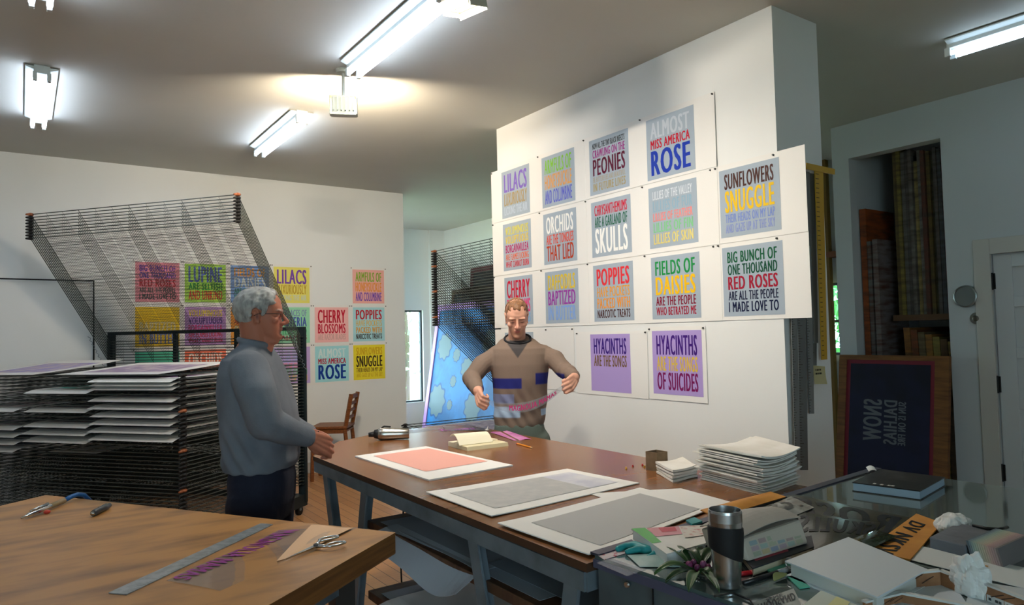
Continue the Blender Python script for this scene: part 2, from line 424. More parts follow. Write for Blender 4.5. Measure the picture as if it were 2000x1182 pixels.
FLOODM = mat('#B9BDB2', .45, .2)
def flood(loc, yaw, tilt, label, power, stem_top=H, size=(.17, .115), visor=.06, lamp=(.028, 0, .5), tint=(1, .89, .74)):
    """boxed halogen worklight hung from the ceiling; shines along yaw, tilted down"""
    loc = Vector(loc)
    e = thing('flood_light', loc, label, 'flood light', 'boxed flood lights on the ceiling')
    R = Matrix.Rotation(yaw, 3, 'Z') @ Matrix.Rotation(tilt, 3, 'Y')
    T = lambda q: tuple(loc+R @ Vector(q))
    w, h = size
    q = MB()                                    # open box: back, sides, long visor on top
    q.hexa([T(p) for p in [(-.05, -w/2*.9, -h/2*.9), (-.045, -w/2*.9, -h/2*.9), (-.045, w/2*.9, -h/2*.9), (-.05, w/2*.9, -h/2*.9), (-.05, -w/2*.9, h/2*.9), (-.045, -w/2*.9, h/2*.9), (-.045, w/2*.9, h/2*.9), (-.05, w/2*.9, h/2*.9)]], FLOODM)
    def slab(a, c):
        x0, y0, z0 = a; x1, y1, z1 = c
        q.hexa([T(p) for p in [(x0, y0, z0), (x1, y0, z0), (x1, y1, z0), (x0, y1, z0), (x0, y0, z1), (x1, y0, z1), (x1, y1, z1), (x0, y1, z1)]], FLOODM)
    slab((-.05, -w/2-.006, h/2), (visor, w/2+.006, h/2+.006)); slab((-.05, -w/2, -h/2-.006), (.045, w/2, -h/2))
    slab((-.05, -w/2-.006, -h/2), (.05, -w/2, h/2)); slab((-.05, w/2, -h/2), (.05, w/2+.006, h/2))
    for k in range(6): slab((-.066, -w/2+.014+k*.026, -h/2+.02), (-.05, -w/2+.022+k*.026, h/2))
    q.build('lamp_body', e)
    q = MB(); q.box((loc.x-.008, loc.y-.008, loc.z+h/2+.006), (loc.x+.008, loc.y+.008, stem_top-.02), FLOODM)
    q.lathe([(.045, -.025), (.05, -.012), (.05, 0)], (loc.x, loc.y, stem_top), FLOODM, 20); q.build('ceiling_mount', e)
    q = MB(); q.hexa([T(p) for p in [(.02, -w/2+.004, -h/2+.004), (.024, -w/2+.004, -h/2+.004), (.024, w/2-.004, -h/2+.004), (.02, w/2-.004, -h/2+.004), (.02, -w/2+.004, h/2-.004), (.024, -w/2+.004, h/2-.004), (.024, w/2-.004, h/2-.004), (.02, w/2-.004, h/2-.004)]], mat('#FFF3DC', .3, emit=('#FFD9A0', 6 if power else 1))); q.build('front_glass', e)
    if power:
        l = bpy.data.lights.new('halogen_lamp', 'AREA'); l.shape = 'RECTANGLE'; l.size = w*.8; l.size_y = h*lamp[2]; l.energy = power; l.color = tint
        lo = bpy.data.objects.new('halogen_lamp', l); COL.objects.link(lo); lo.parent = e
        lo.location = R @ Vector((lamp[0], 0, lamp[1])); lo.rotation_euler = (R @ Vector((1, 0, 0))).to_track_quat('-Z', 'Y').to_euler()
    return e
_a = at(671, 208, z=3.10)
flood(_a, math.atan2(.85, .40), -.10, 'small boxed worklight hanging from the ceiling between the two tube lights, its back to us', FLOOD_POWER*1.0, tint=(1, .82, .60))
_a = at(905, 2, z=3.16)
flood(_a, .25, 1.35, 'boxed worklight cut off by the top picture edge, right of the large tube light', FLOOD_POWER*.75)
flood((1.12, 2.63, 3.12), .62, .09, 'boxed worklight high above the big table, aimed at the wall of prints', FLOOD_POWER*.75, visor=.24, lamp=(.028, .038, .10))
# ------------------------------------------------------------------ the prints on the walls
def poster(origin, ux, nrm, sheet, panel, bg, lines, label, group, pins=(), curl=0, margins=(.07, .93), txtpad=.09):
    """origin: world point with u=0,z=0; ux: unit vector to the reader's right; nrm: out of the wall
    sheet/panel: (u0,u1,z0,z1); lines: (text, colour, weight)"""
    O = Vector(origin); ux = Vector(ux); nrm = Vector(nrm); uz = Vector((0, 0, 1))
    P = lambda u, z, n=0: O+ux*u+uz*z+nrm*n
    u0, u1, z0, z1 = sheet
    e = thing('poster', P((u0+u1)/2, z0, .002), label, 'poster', group)
    base = .002+random.random()*.0008
    q = MB()
    def fn(s, t):
        k = curl*(max(0, abs(s-.5)*2-.55)**2+max(0, .35-t)**2*1.5)*.12
        return P(u0+(u1-u0)*s, z0+(z1-z0)*t, base+k)
    q.sheet(fn, 10, 6, PAPER, .0012)
    p0, p1, q0, q1 = panel
    if bg:
        def fp(s, t):
            uu = p0+(p1-p0)*s; zz = q0+(q1-q0)*t
            return fn((uu-u0)/(u1-u0), (zz-z0)/(z1-z0))+nrm*.0016
        bgm = mat(bg, .55, spec=.25)
        n = 8
        vs = [fp(i/n, j/n) for i in range(n+1) for j in range(n+1)]
        q.add(vs, [(i*(n+1)+j, (i+1)*(n+1)+j, (i+1)*(n+1)+j+1, i*(n+1)+j+1) for i in range(n) for j in range(n)], bgm)
    if lines:
        W = p1-p0; Hh = q1-q0; tot = sum(l[2] for l in lines); gap = .022
        usable = (margins[1]-margins[0])-gap*(len(lines)-1)
        y = margins[0]
        for t, c, w in lines:
            h = usable*w/tot
            if t:
                zb = q1-Hh*(y+h); k0 = len(q.v)
                q.text(t, (p0+W*txtpad, zb, 0), (1, 0, 0), (0, 1, 0), W*(1-2*txtpad), Hh*h, mat(c, .5, spec=.25))
                for i in range(k0, len(q.v)):
                    uu, zz, dz = q.v[i]; q.v[i] = tuple(fn((uu-u0)/(u1-u0), (zz-z0)/(z1-z0))+nrm*(.0024+dz))
            y += h+gap
    q.build('printed_sheet', e)
    for u, z in pins:
        k = MB(); c = P(u, z, base+.0005)
        k.tube([c, c+nrm*.004], .006, mat('#50504C', .4, .6), 10); k.tube([c+nrm*.004, c+nrm*.010], [.0035, .005], mat('#50504C', .4, .6), 10); k.build('push_pin', e)
    return e

G = '#A3B0BC'
RED, NAVY, GRN, GOLD, BROWN = '#C0142E', '#1E2F96', '#0E6A3A', '#E8B81C', '#4A2A22'
PW = 'grey-panel prints pinned on the white partition'
# columns: reader's-right panel edges in Y on the partition
col_l = [4.970, 4.395, 3.822, 3.247, 2.672]
rowz = [(2.540, 2.946), (2.086, 2.489), (1.619, 2.027)]
shz = [(2.523, 2.980), (2.054, 2.522), (1.596, 2.056)]
sh_l = [5.134, 4.452, 3.892, 3.312, 2.745]; sh_r = [4.43, 3.875, 3.300, 2.684, 2.110]
big = [
 [('LILACS', '#8168BE', 3.2), ('LUXURIOUSLY', '#A8925E', 2.2), ('LICKING THE AIR', '#B9C6D2', 1.4)],
 [('ARMFULS OF', '#86C440', 1.1), ('HONEYSUCKLE', '#E0A050', 1.1), ('AND COLUMBINE', '#5F66C8', 1.05)],
 [('NOW ALL THE TINY BLACK INSECTS', '#1C1A18', .8), ('CRAWLING ON THE', '#A02C84', 1.1), ('PEONIES', '#5A1030', 2.3), ('BE BUTTERFLIES AND BEAUTIFUL', '#A9A08A', .7), ('IN FUTURE LIVES', '#A8986A', 1.1)],
 [('ALMOST', '#BFC7CF', 2.0), ('MISS AMERICA', RED, 1.15), ('ROSE', '#1536A6', 3.1)],
 [('VOLUMINOUS', '#D8CE50', 1.4), ('VOLUPTUOUS', '#E0C43A', 1.3), ('BORGAINVILLEA', '#B81E66', 1.35), ('ARE FLAMES LICKING', '#E06A40', 1.05), ('WHAT CANNOT BURN', '#CC2A34', 1.05)],
 [('ORCHIDS', '#F2F2EE', 2.1), ('ARE THE TONGUES', '#DE5236', 1.2), ('THAT LIED', '#B8401C', 1.9)],
 [('CHRYSANTHEMUMS', '#CC1A36', 1.05), ('ARE A GARLAND OF', '#0C6042', 1.05), ('SKULLS', '#F4F4F0', 2.5)],
 [('LILLIES OF THE VALLEY', '#D5DCE2', 1), ('LILLIES OF FUR', '#8FB0C4', 1.25), ('LILLIES OF FEATHER', '#EC8C86', .95), ('LILLIES OF FIN', '#82C88E', 1.15), ('LILLIES OF SKIN', '#E2D27A', 1.2)],
 [('SUNFLOWERS', BROWN, 1.7), ('SNUGGLE', '#E8BE22', 2.4), ('THEIR HEADS ON MY LAP', '#7C90CE', .95), ('AND GAZE UP AT THE SKY', '#8896CC', .95)],
 [('CHERRY', '#C41838', 2.7), ('BLOSSOMS', '#DC3C7C', 2.0), ('ARE RAZOR BLADES', '#6CA4D8', 1.3)],
 [('DAFFODILS', '#E0C02E', 1.7), ('BAPTIZED', '#9C3CA4', 1.6), ('IN BUTTER', '#82A6E0', 1.6)],
 [('POPPIES', '#E0353C', 1.9), ('HAVE POCKETS', '#E8A03C', 1.1), ('PACKED WITH', '#EC9832', 1.15), ('NARCOTIC TREATS', '#4A241C', .9)],
 [('FIELDS OF', '#1E8E46', 1.5), ('DAISIES', '#F0BC18', 1.9), ('ARE THE PEOPLE', '#8A1634', .95), ('WHO BETRAYED ME', '#A81E3A', .85)],
 [('BIG BUNCH OF', '#0E5A38', 1.1), ('ONE THOUSAND', '#0E4E36', 1.05), ('RED ROSES', '#A01A34', 1.3), ('ARE ALL THE PEOPLE', '#1E2440', .9), ('I MADE LOVE TO', '#141C40', 1.0)],
]
title = ['LILACS in mauve', 'ARMFULS OF HONEYSUCKLE', 'PEONIES in dark wine', 'ALMOST MISS AMERICA ROSE', 'VOLUMINOUS VOLUPTUOUS BORGAINVILLEA', 'ORCHIDS ARE THE TONGUES THAT LIED', 'CHRYSANTHEMUMS and SKULLS', 'LILLIES OF THE VALLEY', 'SUNFLOWERS SNUGGLE', 'CHERRY BLOSSOMS', 'DAFFODILS BAPTIZED', 'POPPIES', 'FIELDS OF DAISIES', 'BIG BUNCH OF ONE THOUSAND RED ROSES']
k = 0
for r, cols in enumerate(([0, 1, 2, 3], [0, 1, 2, 3, 4], [0, 1, 2, 3, 4])):
    for c in cols:
        z0, z1 = shz[r]
        pins = [(-sh_l[c]+.012, z1-.012)]+([(-sh_r[c]-.012, z1-.012)] if c in (3, 4) else [])
        if c == 4: pins[1] = (-2.30, z1-.015)
        poster((XP-.0005-.0015*(c % 2)-.003*(2-r), 0, 0), (0, -1, 0), (-1, 0, 0), (-sh_l[c], -sh_r[c], z0, z1), (-col_l[c], -col_l[c]+.405, rowz[r][0], rowz[r][1]), G, big[k],
               'grey-panel print reading %s, pinned on the white partition' % title[k], PW, pins, curl=.02, margins=(.07, .94))
        k += 1
LAV = '#B09AD4'
poster((XP-.001, 0, 0), (0, -1, 0), (-1, 0, 0), (-4.035, -3.305, 1.09, 1.548), (-3.874, -3.466, 1.118, 1.527), LAV,
       [('HYACINTHS', '#3C1E7E', 1.75), ('ARE THE SONGS', '#7A5C34', 1.25), ('', '', 2.2)], 'lavender print reading HYACINTHS ARE THE SONGS with an empty lower half', 'lavender prints pinned below the grey ones', [(-4.022, 1.535), (-3.318, 1.535)], curl=.03)
poster((XP-.0025, 0, 0), (0, -1, 0), (-1, 0, 0), (-3.292, -2.815, 1.095, 1.568), (-3.258, -2.846, 1.132, 1.543), LAV,
       [('HYACINTHS', '#46207E', 1.7), ('ARE THE SONGS', '#E0BE4A', 1.25), ('OF SUICIDES', '#7E1A5E', 1.5)], 'lavender print reading HYACINTHS ARE THE SONGS OF SUICIDES', 'lavender prints pinned below the grey ones', [(-3.28, 1.555), (-2.83, 1.555)], curl=.03)
poster((XP-.001, 0, 0), (0, -1, 0), (-1, 0, 0), (-5.13, -4.06, 1.10, 1.585), (-4.98, -4.57, 1.14, 1.555), G, [], 'long white sheet with a blank grey panel behind the man in the brown sweater', None, [(-4.40, 1.57), (-4.075, 1.57)], curl=.02)

# back wall: small square prints, seen partly through the wire rack
BW = 'small coloured prints on the back wall'
cx = [.943, 1.403, 1.863, 2.325, 2.793, 3.262]; rz = [(1.952, 2.362), (1.492, 1.903), (1.030, 1.448)]
small = {
 (0, 0): ('#DE8E98', [('BIG BUNCH OF', '#6A3A9A', 1.1), ('ONE THOUSAND', '#4C3A96', 1.05), ('RED ROSES', '#B0202C', 1.3), ('ARE ALL THE PEOPLE', '#2A4A46', .9), ('I MADE LOVE TO', '#1E3E3E', 1)], 'pink print reading BIG BUNCH OF ONE THOUSAND RED ROSES behind the wire rack'),
 (0, 1): ('#A6D454', [('LUPINE', '#5468B4', 2.6), ('ARE SELFISH', '#1E8A34', 1.1), ('AND UNKIND', '#D03A2A', 1.5)], 'lime green print reading LUPINE behind the wire rack'),
 (0, 2): ('#7A9CD0', [('FIELDS OF', '#E8A030', 1.4), ('DAISIES', '#C8D0CC', 1.7), ('ARE THE PEOPLE', '#3E8468', .9), ('WHO BETRAYED ME', '#2E8458', .9)], 'blue print reading FIELDS OF DAISIES above the grey-haired man'),
 (0, 3): ('#EAE070', [('LILACS', '#7A4AA8', 2.6), ('LUXURIOUSLY', '#C4A234', 1.7), ('LICKING THE AIR', '#D0D8C0', 1)], 'yellow print reading LILACS on the back wall'),
 (0, 5): ('#F4B4A8', [('ARMFULS OF', '#8AAE38', 1.1), ('HONEYSUCKLE', '#F0983A', 1.05), ('AND COLUMBINE', '#7A4CB0', 1)], 'pink print reading ARMFULS OF HONEYSUCKLE AND COLUMBINE on the back wall'),
 (1, 0): ('#E8C22A', [('DAFFODILS', '#E6BC14', 1.7), ('BAPTIZED', '#D9CCA0', 1.6), ('IN BUTTER', '#6A78B0', 1.6)], 'golden print lowest but one at the left end behind the wire rack'),
 (1, 1): ('#B48CC4', [('VOLUMINOUS', '#DCC43C', 1.3), ('VOLUPTUOUS', '#50287E', 1.25), ('BORGAINVILLEA', '#C22A6E', 1.2), ('ARE FLAMES LICKING', '#C8324A', 1), ('WHAT CANNOT BURN', '#B82848', 1)], 'purple print reading VOLUPTUOUS behind the wire rack'),
 (1, 2): ('#F0A03C', [('CHRYSANTHEMUMS', '#D84A2C', 1), ('ARE A GARLAND OF', '#A83A30', 1), ('SKULLS', '#D8C8A0', 2.4)], 'orange print half hidden by the grey-haired man'),
 (1, 3): ('#9CDCB4', [('NECKLACES OF', '#8296B4', 1.1), ('WISTERIA', '#4A5CA8', 1.6), ('TIED TO', '#5CC088', 1.2), ('PAJAMAS', '#A84854', .9)], 'mint green print reading NECKLACES OF WISTERIA'),
 (1, 4): ('#F6BCB8', [('CHERRY', '#C41A34', 2.1), ('BLOSSOMS', '#CC2840', 1.5), ('ARE RAZOR BLADES', '#D8A8A0', .9)], 'pale pink print reading CHERRY BLOSSOMS on the back wall'),
 (1, 5): ('#AEDCE2', [('POPPIES', '#C42234', 1.6), ('HAVE POCKETS', '#E0BC6A', 1), ('PACKED WITH', '#E0A23A', 1), ('NARCOTIC TREATS', '#3C2820', .85)], 'light blue print reading POPPIES on the back wall'),
 (2, 0): ('#58C09C', [('', '', .4), ('', '', 2.2), ('', '', 1.8)], 'sea green print lowest at the left end behind the wire rack'),
 (2, 1): ('#F07A5A', [('ORCHIDS', '#F4E2D2', 1.9), ('ARE THE TONGUES', '#F0D0B8', 1.1), ('THAT LIED', '#F2D4C0', 1.7)], 'coral print reading ORCHIDS, lowest in its column behind the wire rack'),
 (2, 2): ('#E6D8E0', [('LILLIES', '#C890B0', 1.5), ('OF SKIN', '#D08890', 1.2)], 'pale print behind the shoulder of the grey-haired man'),
 (2, 3): ('#C2A8DC', [('LILLIES OF THE VALLEY', '#AEB8D4', 1), ('LILLIES OF FUR', '#9CB0DC', 1.2), ('LILLIES OF FEATHER', '#F090A0', 1), ('LILLIES OF FIN', '#80CC98', 1.1), ('LILLIES OF SKIN', '#E8D060', 1.1)], 'lilac print reading LILLIES, partly behind the rack post'),
 (2, 4): ('#A8E0E4', [('ALMOST', '#D8ECEC', 1.8), ('MISS AMERICA', '#B8203C', 1.1), ('ROSE', '#143C94', 2.9)], 'aqua print reading ALMOST MISS AMERICA ROSE on the back wall'),
 (2, 5): ('#F0DC38', [('SUNFLOWERS', '#D8AC20', 1.5), ('SNUGGLE', '#3A241C', 2.2), ('THEIR HEADS ON MY LAP', '#7A5C22', .9), ('AND GAZE UP AT THE SKY', '#D8B428', .85)], 'bright yellow print reading SUNFLOWERS SNUGGLE on the back wall'),
}
for (r, c), (bg, lines, lab) in small.items():
    z0, z1 = rz[r]; x0 = cx[c]
    poster((0, YB-.0005-.002*(2-r), 0), (1, 0, 0), (0, -1, 0), (x0-.028, x0+.442, z0-.026, z1+.03), (x0, x0+.41, z0, z1), bg, lines, lab, BW, [(x0-.016, z1+.016), (x0+.428, z1+.016)], curl=.012)
# ------------------------------------------------------------------ wire drying racks
WIRE = mat('#343A38', .45, .4); RUB = mat('#101010', .6); COPPER = mat('#A0603E', .5, .3)
RACKM = mat('#1E2A2E', .5, .3)
FRAMEW = mat('#545A56', .4, .4)
def tray_mesh(W, d, name):
    q = MB(); R = .0042
    for y in (0, -d): q.tube([(0, y, 0), (W, y, 0)], R, FRAMEW, 5)
    for x in (0, W): q.tube([(x, 0, 0), (x, -d, 0)], R, FRAMEW, 5)
    n = round(W/.18)
    for i in range(1, n): q.tube([(W*i/n, 0, -.002), (W*i/n, -d, -.002)], .0028 if i % 3 == 0 else .0014, WIRE, 4, caps=False)
    n = round(d/.075)
    for i in range(1, n): q.tube([(0, -d*i/n, .001), (W, -d*i/n, .001)], .0022 if i % 5 == 0 else .0011, WIRE, 4, caps=False)
    return q
def bumper_mesh(m, dz):
    q = MB(); q.lathe([(.012, -dz*.48), (.021, -dz*.3), (.024, 0), (.021, dz*.3), (.012, dz*.48)], (0, 0, 0), m, 10)
    q.tube([(0, 0, 0), (0, -.045, -.006)], [.016, .007], m, 8); return q
def rack(loc, rz, W, d, n_low, z0, dzl, n_up, zu, dzu, alpha, top, label, sheets_z=()):
    e = bpy.data.objects.new('drying_rack', None); COL.objects.link(e); e.location = loc; e.rotation_euler = (0, 0, rz)
    tag(e, label, 'drying rack', 'wire drying racks')
    # frame
    posts = [0, W*.36, W*.68, W]
    for i, x in enumerate(posts):
        q = MB(); w = .07 if i in (0, 3) else .035
        q.box((x-w/2, .0, .10), (x+w/2, .035, top), RACKM)
        k = 0; z = z0
        while z < top-.05: q.box((x-w*.35, -.018, z-.004), (x+w*.35, .0, z+.004), WIRE); z += dzl
        q.build('post', e)
    q = MB(); q.box((-.035, .002, top), (W+.035, .032, top+.03), RACKM); q.build('top_bar', e)
    for x in (0, W):
        q = MB(); q.box((x-.03, -d, .07), (x+.03, .035, .17), RACKM); q.build('base_beam', e)
        for y in (-d+.06, -.05):
            c = MB(); c.tube([(x-.014, y, .04), (x+.014, y, .04)], .04, RUB, 14); c.box((x-.02, y-.012, .04), (x+.02, y+.012, .075), STEEL); c.build('caster', e)
    q = MB(); q.box((.03, -d, .12), (W-.03, -d+.04, .17), RACKM); q.box((.03, -.02, .12), (W-.03, .02, .17), RACKM); q.build('base_rail', e)
    q = MB()
    for x in (-.045, W+.045):                   # springs that hold the lifted trays
        pts = [(x+.008*math.cos(t*.9), .0-.20*t/60+.008*math.sin(t*.9), top-.35+.34*t/60) for t in range(61)]
        q.tube(pts, .0025, STEEL, 4)
    q.build('lift_spring', e)
    tm = None; b1 = b2 = None
    for k in range(n_low+n_up):
        up = k >= n_low
        z = zu+(k-n_low)*dzu if up else z0+k*dzl
        if tm is None:
            o = tray_mesh(W, d, 'tray').build('tray', e); tm = o.data
        else:
            o = bpy.data.objects.new('tray', tm); COL.objects.link(o); o.parent = e
        o.location = (0, 0, z); o.rotation_euler = (-alpha if up else 0, 0, 0)
        cop = (k % 10 == 9 and (not up or n_up > 20)) or k == n_low+n_up-1
        if b1 is None:
            q = bumper_mesh(RUB, dzl); t = q.build('x', None, smooth=True); b1 = t.data; bpy.data.objects.remove(t)
            q = bumper_mesh(COPPER, dzl); t = q.build('x', None, smooth=True); b2 = t.data; bpy.data.objects.remove(t)
        for x in (0, W):
            bo = bpy.data.objects.new('corner_bumper', b2 if cop else b1); COL.objects.link(bo); bo.parent = o
            bo.location = (x, -d, 0); bo.rotation_euler = (alpha if up else 0, 0, 0)
    return e
RB = Vector((math.cos(-.915), math.sin(-.915), 0)); RN = Vector((RB.y, -RB.x, 0)); RW, RD = 2.174, 1.402
RRH = Vector((2.043, 6.197, 0)); RL = RRH-RB*RW
RZ0, RDZ, RNL = .262, .0276, 39
rack(tuple(RL), -.915, RW, RD, RNL, RZ0, RDZ, 9, 1.345, .0265, .941, 1.62, 'large black wire drying rack at the left with its upper trays swung up')
def on_rack(u, v, z): return RL+RB*u+RN*v+Vector((0, 0, z))
# prints lying on the trays; u runs along the hinge, v towards the front edge
def rack_sheet(u0, u1, v0, v1, k, label, bg=None, droop=.02, tint=PAPER, group='prints drying on the left rack', lift=0, rise=0):
    z = RZ0+k*RDZ+.0045+lift
    e_ = MB()
    f = lambda s, t: on_rack(u0+(u1-u0)*s, v0+(v1-v0)*t, z+.001+rise*(1-t)**1.3-droop*(max(0, v0+(v1-v0)*t-RD+.03)/.10)**1.6)
    e_.sheet(f, 4, 26, tint, .0012)
    if bg:
        w = u1-u0; n = 6; g = lambda s, t: f(.12+.76*s, .18+.64*t)+Vector((0, 0, .0014))
        vs = [g(i/n, j/n) for i in range(n+1) for j in range(n+1)]
        e_.add(vs, [(i*(n+1)+j, (i+1)*(n+1)+j, (i+1)*(n+1)+j+1, i*(n+1)+j+1) for i in range(n) for j in range(n)], mat(bg, .6, noise=(9, '#C8B8C0', .45, .6)))
    o = e_.build('print_sheet'); tag(o, label, 'print', group); return o
def kz(y, D=5.05): return int(round((1.55-(y-667.7)*D/1364-RZ0)/RDZ))
def u_at(px, z): 
    # along the front edge: solve for u where the front edge crosses pixel column px
    a = on_rack(0, RD, z); dirv = _r*((px-1000)/FPX)+_f
    # horizontal ray
    dx, dy = dirv.x, dirv.y
    den = RB.x*dy-RB.y*dx
    return (a.y*dx-a.x*dy)/den
cols = {'right': (188, 353), 'middle': (62, 188), 'left': (-70, 50)}
rows = {'right': [740, 748, 756, 774, 790, 806, 822, 837, 851], 'middle': [755, 793, 822, 838, 853], 'left': [787, 820, 836, 850, 863]}
used = set()
for cn in ('right', 'middle', 'left'):
    i = 0
    for y in rows[cn]:
        D = {'right': 5.0, 'middle': 5.25, 'left': 5.5}[cn]
        kk = min(kz(y+1, D), RNL-1)
        while (cn, kk) in used: kk -= 1
        used.add((cn, kk)); z = RZ0+kk*RDZ
        ua, ub = u_at(cols[cn][0], z)+.01+random.uniform(-.015, .015), u_at(cols[cn][1], z)-.015+random.uniform(-.015, .015)
        if cn == 'right': ub = min(ub, RW-.03)
        if cn == 'left': ua = max(ua, .02)
        bg = '#2E9A86' if (cn == 'middle' and i == 0) else ('#7A5A86' if (cn == 'right' and i == 0) else random.choice([None, '#8A8A9C', '#7C7A86', '#94868C']))
        rack_sheet(ua, ub, RD-.60, RD+.075, kk, 'white print in the %s column of the left rack, %s' % (cn, ORD[i]), bg, droop=.022)
        i += 1
rack_sheet(.06, .80, RD-.80, RD+.03, RNL-1, 'large colourful print lying on top at the far left of the rack', '#A89AC8', droop=.004, lift=.004, rise=.075)
rack_sheet(1.02, 1.98, RD-.75, RD+.03, RNL-1, 'wide pale print on top of the left rack, left of the front corner bumpers', '#A08CA8', droop=.004, lift=.004, rise=.05)
rack_sheet(u_at(88, .6)+.0, u_at(182, .6), RD-.45, RD-.03, 17, 'single white sheet lying low in the mostly empty lower trays of the left rack', None)
# second rack in the passage
P2 = Vector((4.57, 6.42, 0))
rack(tuple(P2), -PI/2, 1.385, 1.40, 16, .255, .0265, 30, .705, .0265, .748, 1.55, 'black wire drying rack in the passage behind the man in the brown sweater')
def film(pts, z, label, name='newsprint_sheet', m=PAPER, cat='print'):
    q = MB(); q.prism([(p[0], p[1]) for p in pts], z, z+.002, m); return tag(q.build(name), label, cat)
z2 = .255+15*.0265+.006
q = MB(); q.box((3.22, 5.12, z2), (4.0, 6.1, z2+.004), mat('#B8B4B6', .6)); q.box((3.30, 5.2, z2+.004), (3.92, 6.02, z2+.006), mat('#6A6480', .6, noise=(16, '#B8AEB8', .4, .6, (1, 4, 1))))
tag(q.build('print_sheet'), 'grey violet print lying on the low trays of the passage rack', 'print')
q = MB(); q.box((3.16, 5.10, z2-3*.0265), (3.98, 5.75, z2-3*.0265+.003), mat('#7E9A6E', .6)); tag(q.build('print_sheet'), 'green edged print in a lower tray of the passage rack', 'print')
q = MB(); q.box((3.16, 5.12, z2-6*.0265), (3.98, 5.9, z2-6*.0265+.003), PAPER); tag(q.build('print_sheet'), 'white print in the lowest filled tray of the passage rack', 'print')
# the thin black rod bent at a right angle beside the left rack
q = MB(); z_ = at(183, 549, y=7.93); q.tube([(-3.0, 7.93, at(0, 547, y=7.93).z+.03), (z_.x, 7.93, z_.z), (z_.x+.004, 7.93, .0)], .009, mat('#26282A', .4, .6), 8)
tag(q.build('rod_stand'), 'thin black rod bent at a right angle in front of the back wall', 'rod')
# framed screens leaning beyond the rack
def lean_screen(y0, y1, xb, xt, z1, frame, mesh, label, group=None, spots=None, fw=.07, z0=.004, name='silk_screen'):
    """rectangular screen leaning on the passage wall; faces -x"""
    e = thing(name, (xb, (y0+y1)/2, z0), label, 'screen', group)
    up = Vector((xt-xb, 0, z1-z0)); nrm = Vector((-(z1-z0), 0, xt-xb)).normalized()
    P = lambda s, t, n=0: Vector((xb, y1+(y0-y1)*s, z0))+up*t+nrm*n
    L_, Hh = y1-y0, up.length
    q = MB()
    def slab(s0, s1, t0, t1, n0, n1, m): q.hexa([P(s0, t0, n0), P(s1, t0, n0), P(s1, t0, n1), P(s0, t0, n1), P(s0, t1, n0), P(s1, t1, n0), P(s1, t1, n1), P(s0, t1, n1)], m)
    a, b_ = fw/L_, fw/Hh
    slab(0, 1, 0, b_, -.02, .02, frame); slab(0, 1, 1-b_, 1, -.02, .02, frame); slab(0, a, b_, 1-b_, -.02, .02, frame); slab(1-a, 1, b_, 1-b_, -.02, .02, frame)
    q.build('frame', e)
    q = MB(); slab(a, 1-a, b_, 1-b_, .0, .003, mesh)
    if spots:
        for cy, cz, r, m in spots:
            pts = [P(cy+r*(1+.10*math.cos(10*th))*math.cos(th)/L_, cz+r*(1+.10*math.cos(10*th))*math.sin(th)/Hh, .005) for th in [2*PI*i/80 for i in range(80)]]
            q.add(pts, [tuple(range(80))], m)
    q.build('mesh', e)
    return e
BLUE = mat('#2270AC', .6, noise=(2.2, '#165484', .4, .62)); PINK = mat('#B48AC8', .6); SPOT = mat('#586C70', .6); DK = mat('#164878', .6)
sp = []
for cy, cz, r in ((.165, .665, .20), (.15, .24, .24), (.345, .60, .10), (.34, .40, .085), (.33, .22, .075), (.5, .5, .16), (.62, .22, .2), (.75, .7, .2)):
    sp.append((cy, cz, r*1.14, DK)); sp.append((cy, cz, r, SPOT))
sp = [s for s in sp if s[3] is DK]+[s for s in sp if s[3] is SPOT]
def lean2(*a, **k): return lean_screen(*a, **k)
e = lean_screen(8.0, 10.30, 5.40, 5.74, 2.04, PINK, BLUE, 'tall blue screen with grey flower shapes and a mauve border leaning beyond the passage rack', None, None, fw=.09)
# flower shapes stand a hair proud of the mesh, dark halo below, grey bloom above
L_ = 2.3; up = Vector((.34, 0, 2.036)); nn = Vector((-up.z, 0, up.x)).normalized()
q = MB()
for n_, (cy, cz, r, m) in enumerate(sp):
    pts = [Vector((5.40, 10.30-L_*cy, .004))+up*cz+nn*(.004+(.001 if m is SPOT else 0))+Vector((0, -1, 0))*(r*(1+.09*math.cos(9*th))*math.cos(th))+up.normalized()*(r*(1+.09*math.cos(9*th))*math.sin(th)) for th in [2*PI*i/90 for i in range(90)]]
    q.add(pts, [tuple(range(90))], m)
for o in e.children:
    if o.name.startswith('mesh'): q.build('printed_flowers', e)
lean_screen(7.6, 10.02, 5.60, 5.86, 2.28, mat('#5A4636', .6), mat('#3A3A40', .6), 'dark screen with a brown wooden frame leaning right behind the blue one', 'dark screens stacked in the passage')
lean_screen(7.4, 9.55, 5.74, 5.94, 2.60, mat('#6A3038', .6), mat('#2E3034', .6), 'tallest dark screen with a wine red frame leaning at the back of the passage', 'dark screens stacked in the passage')
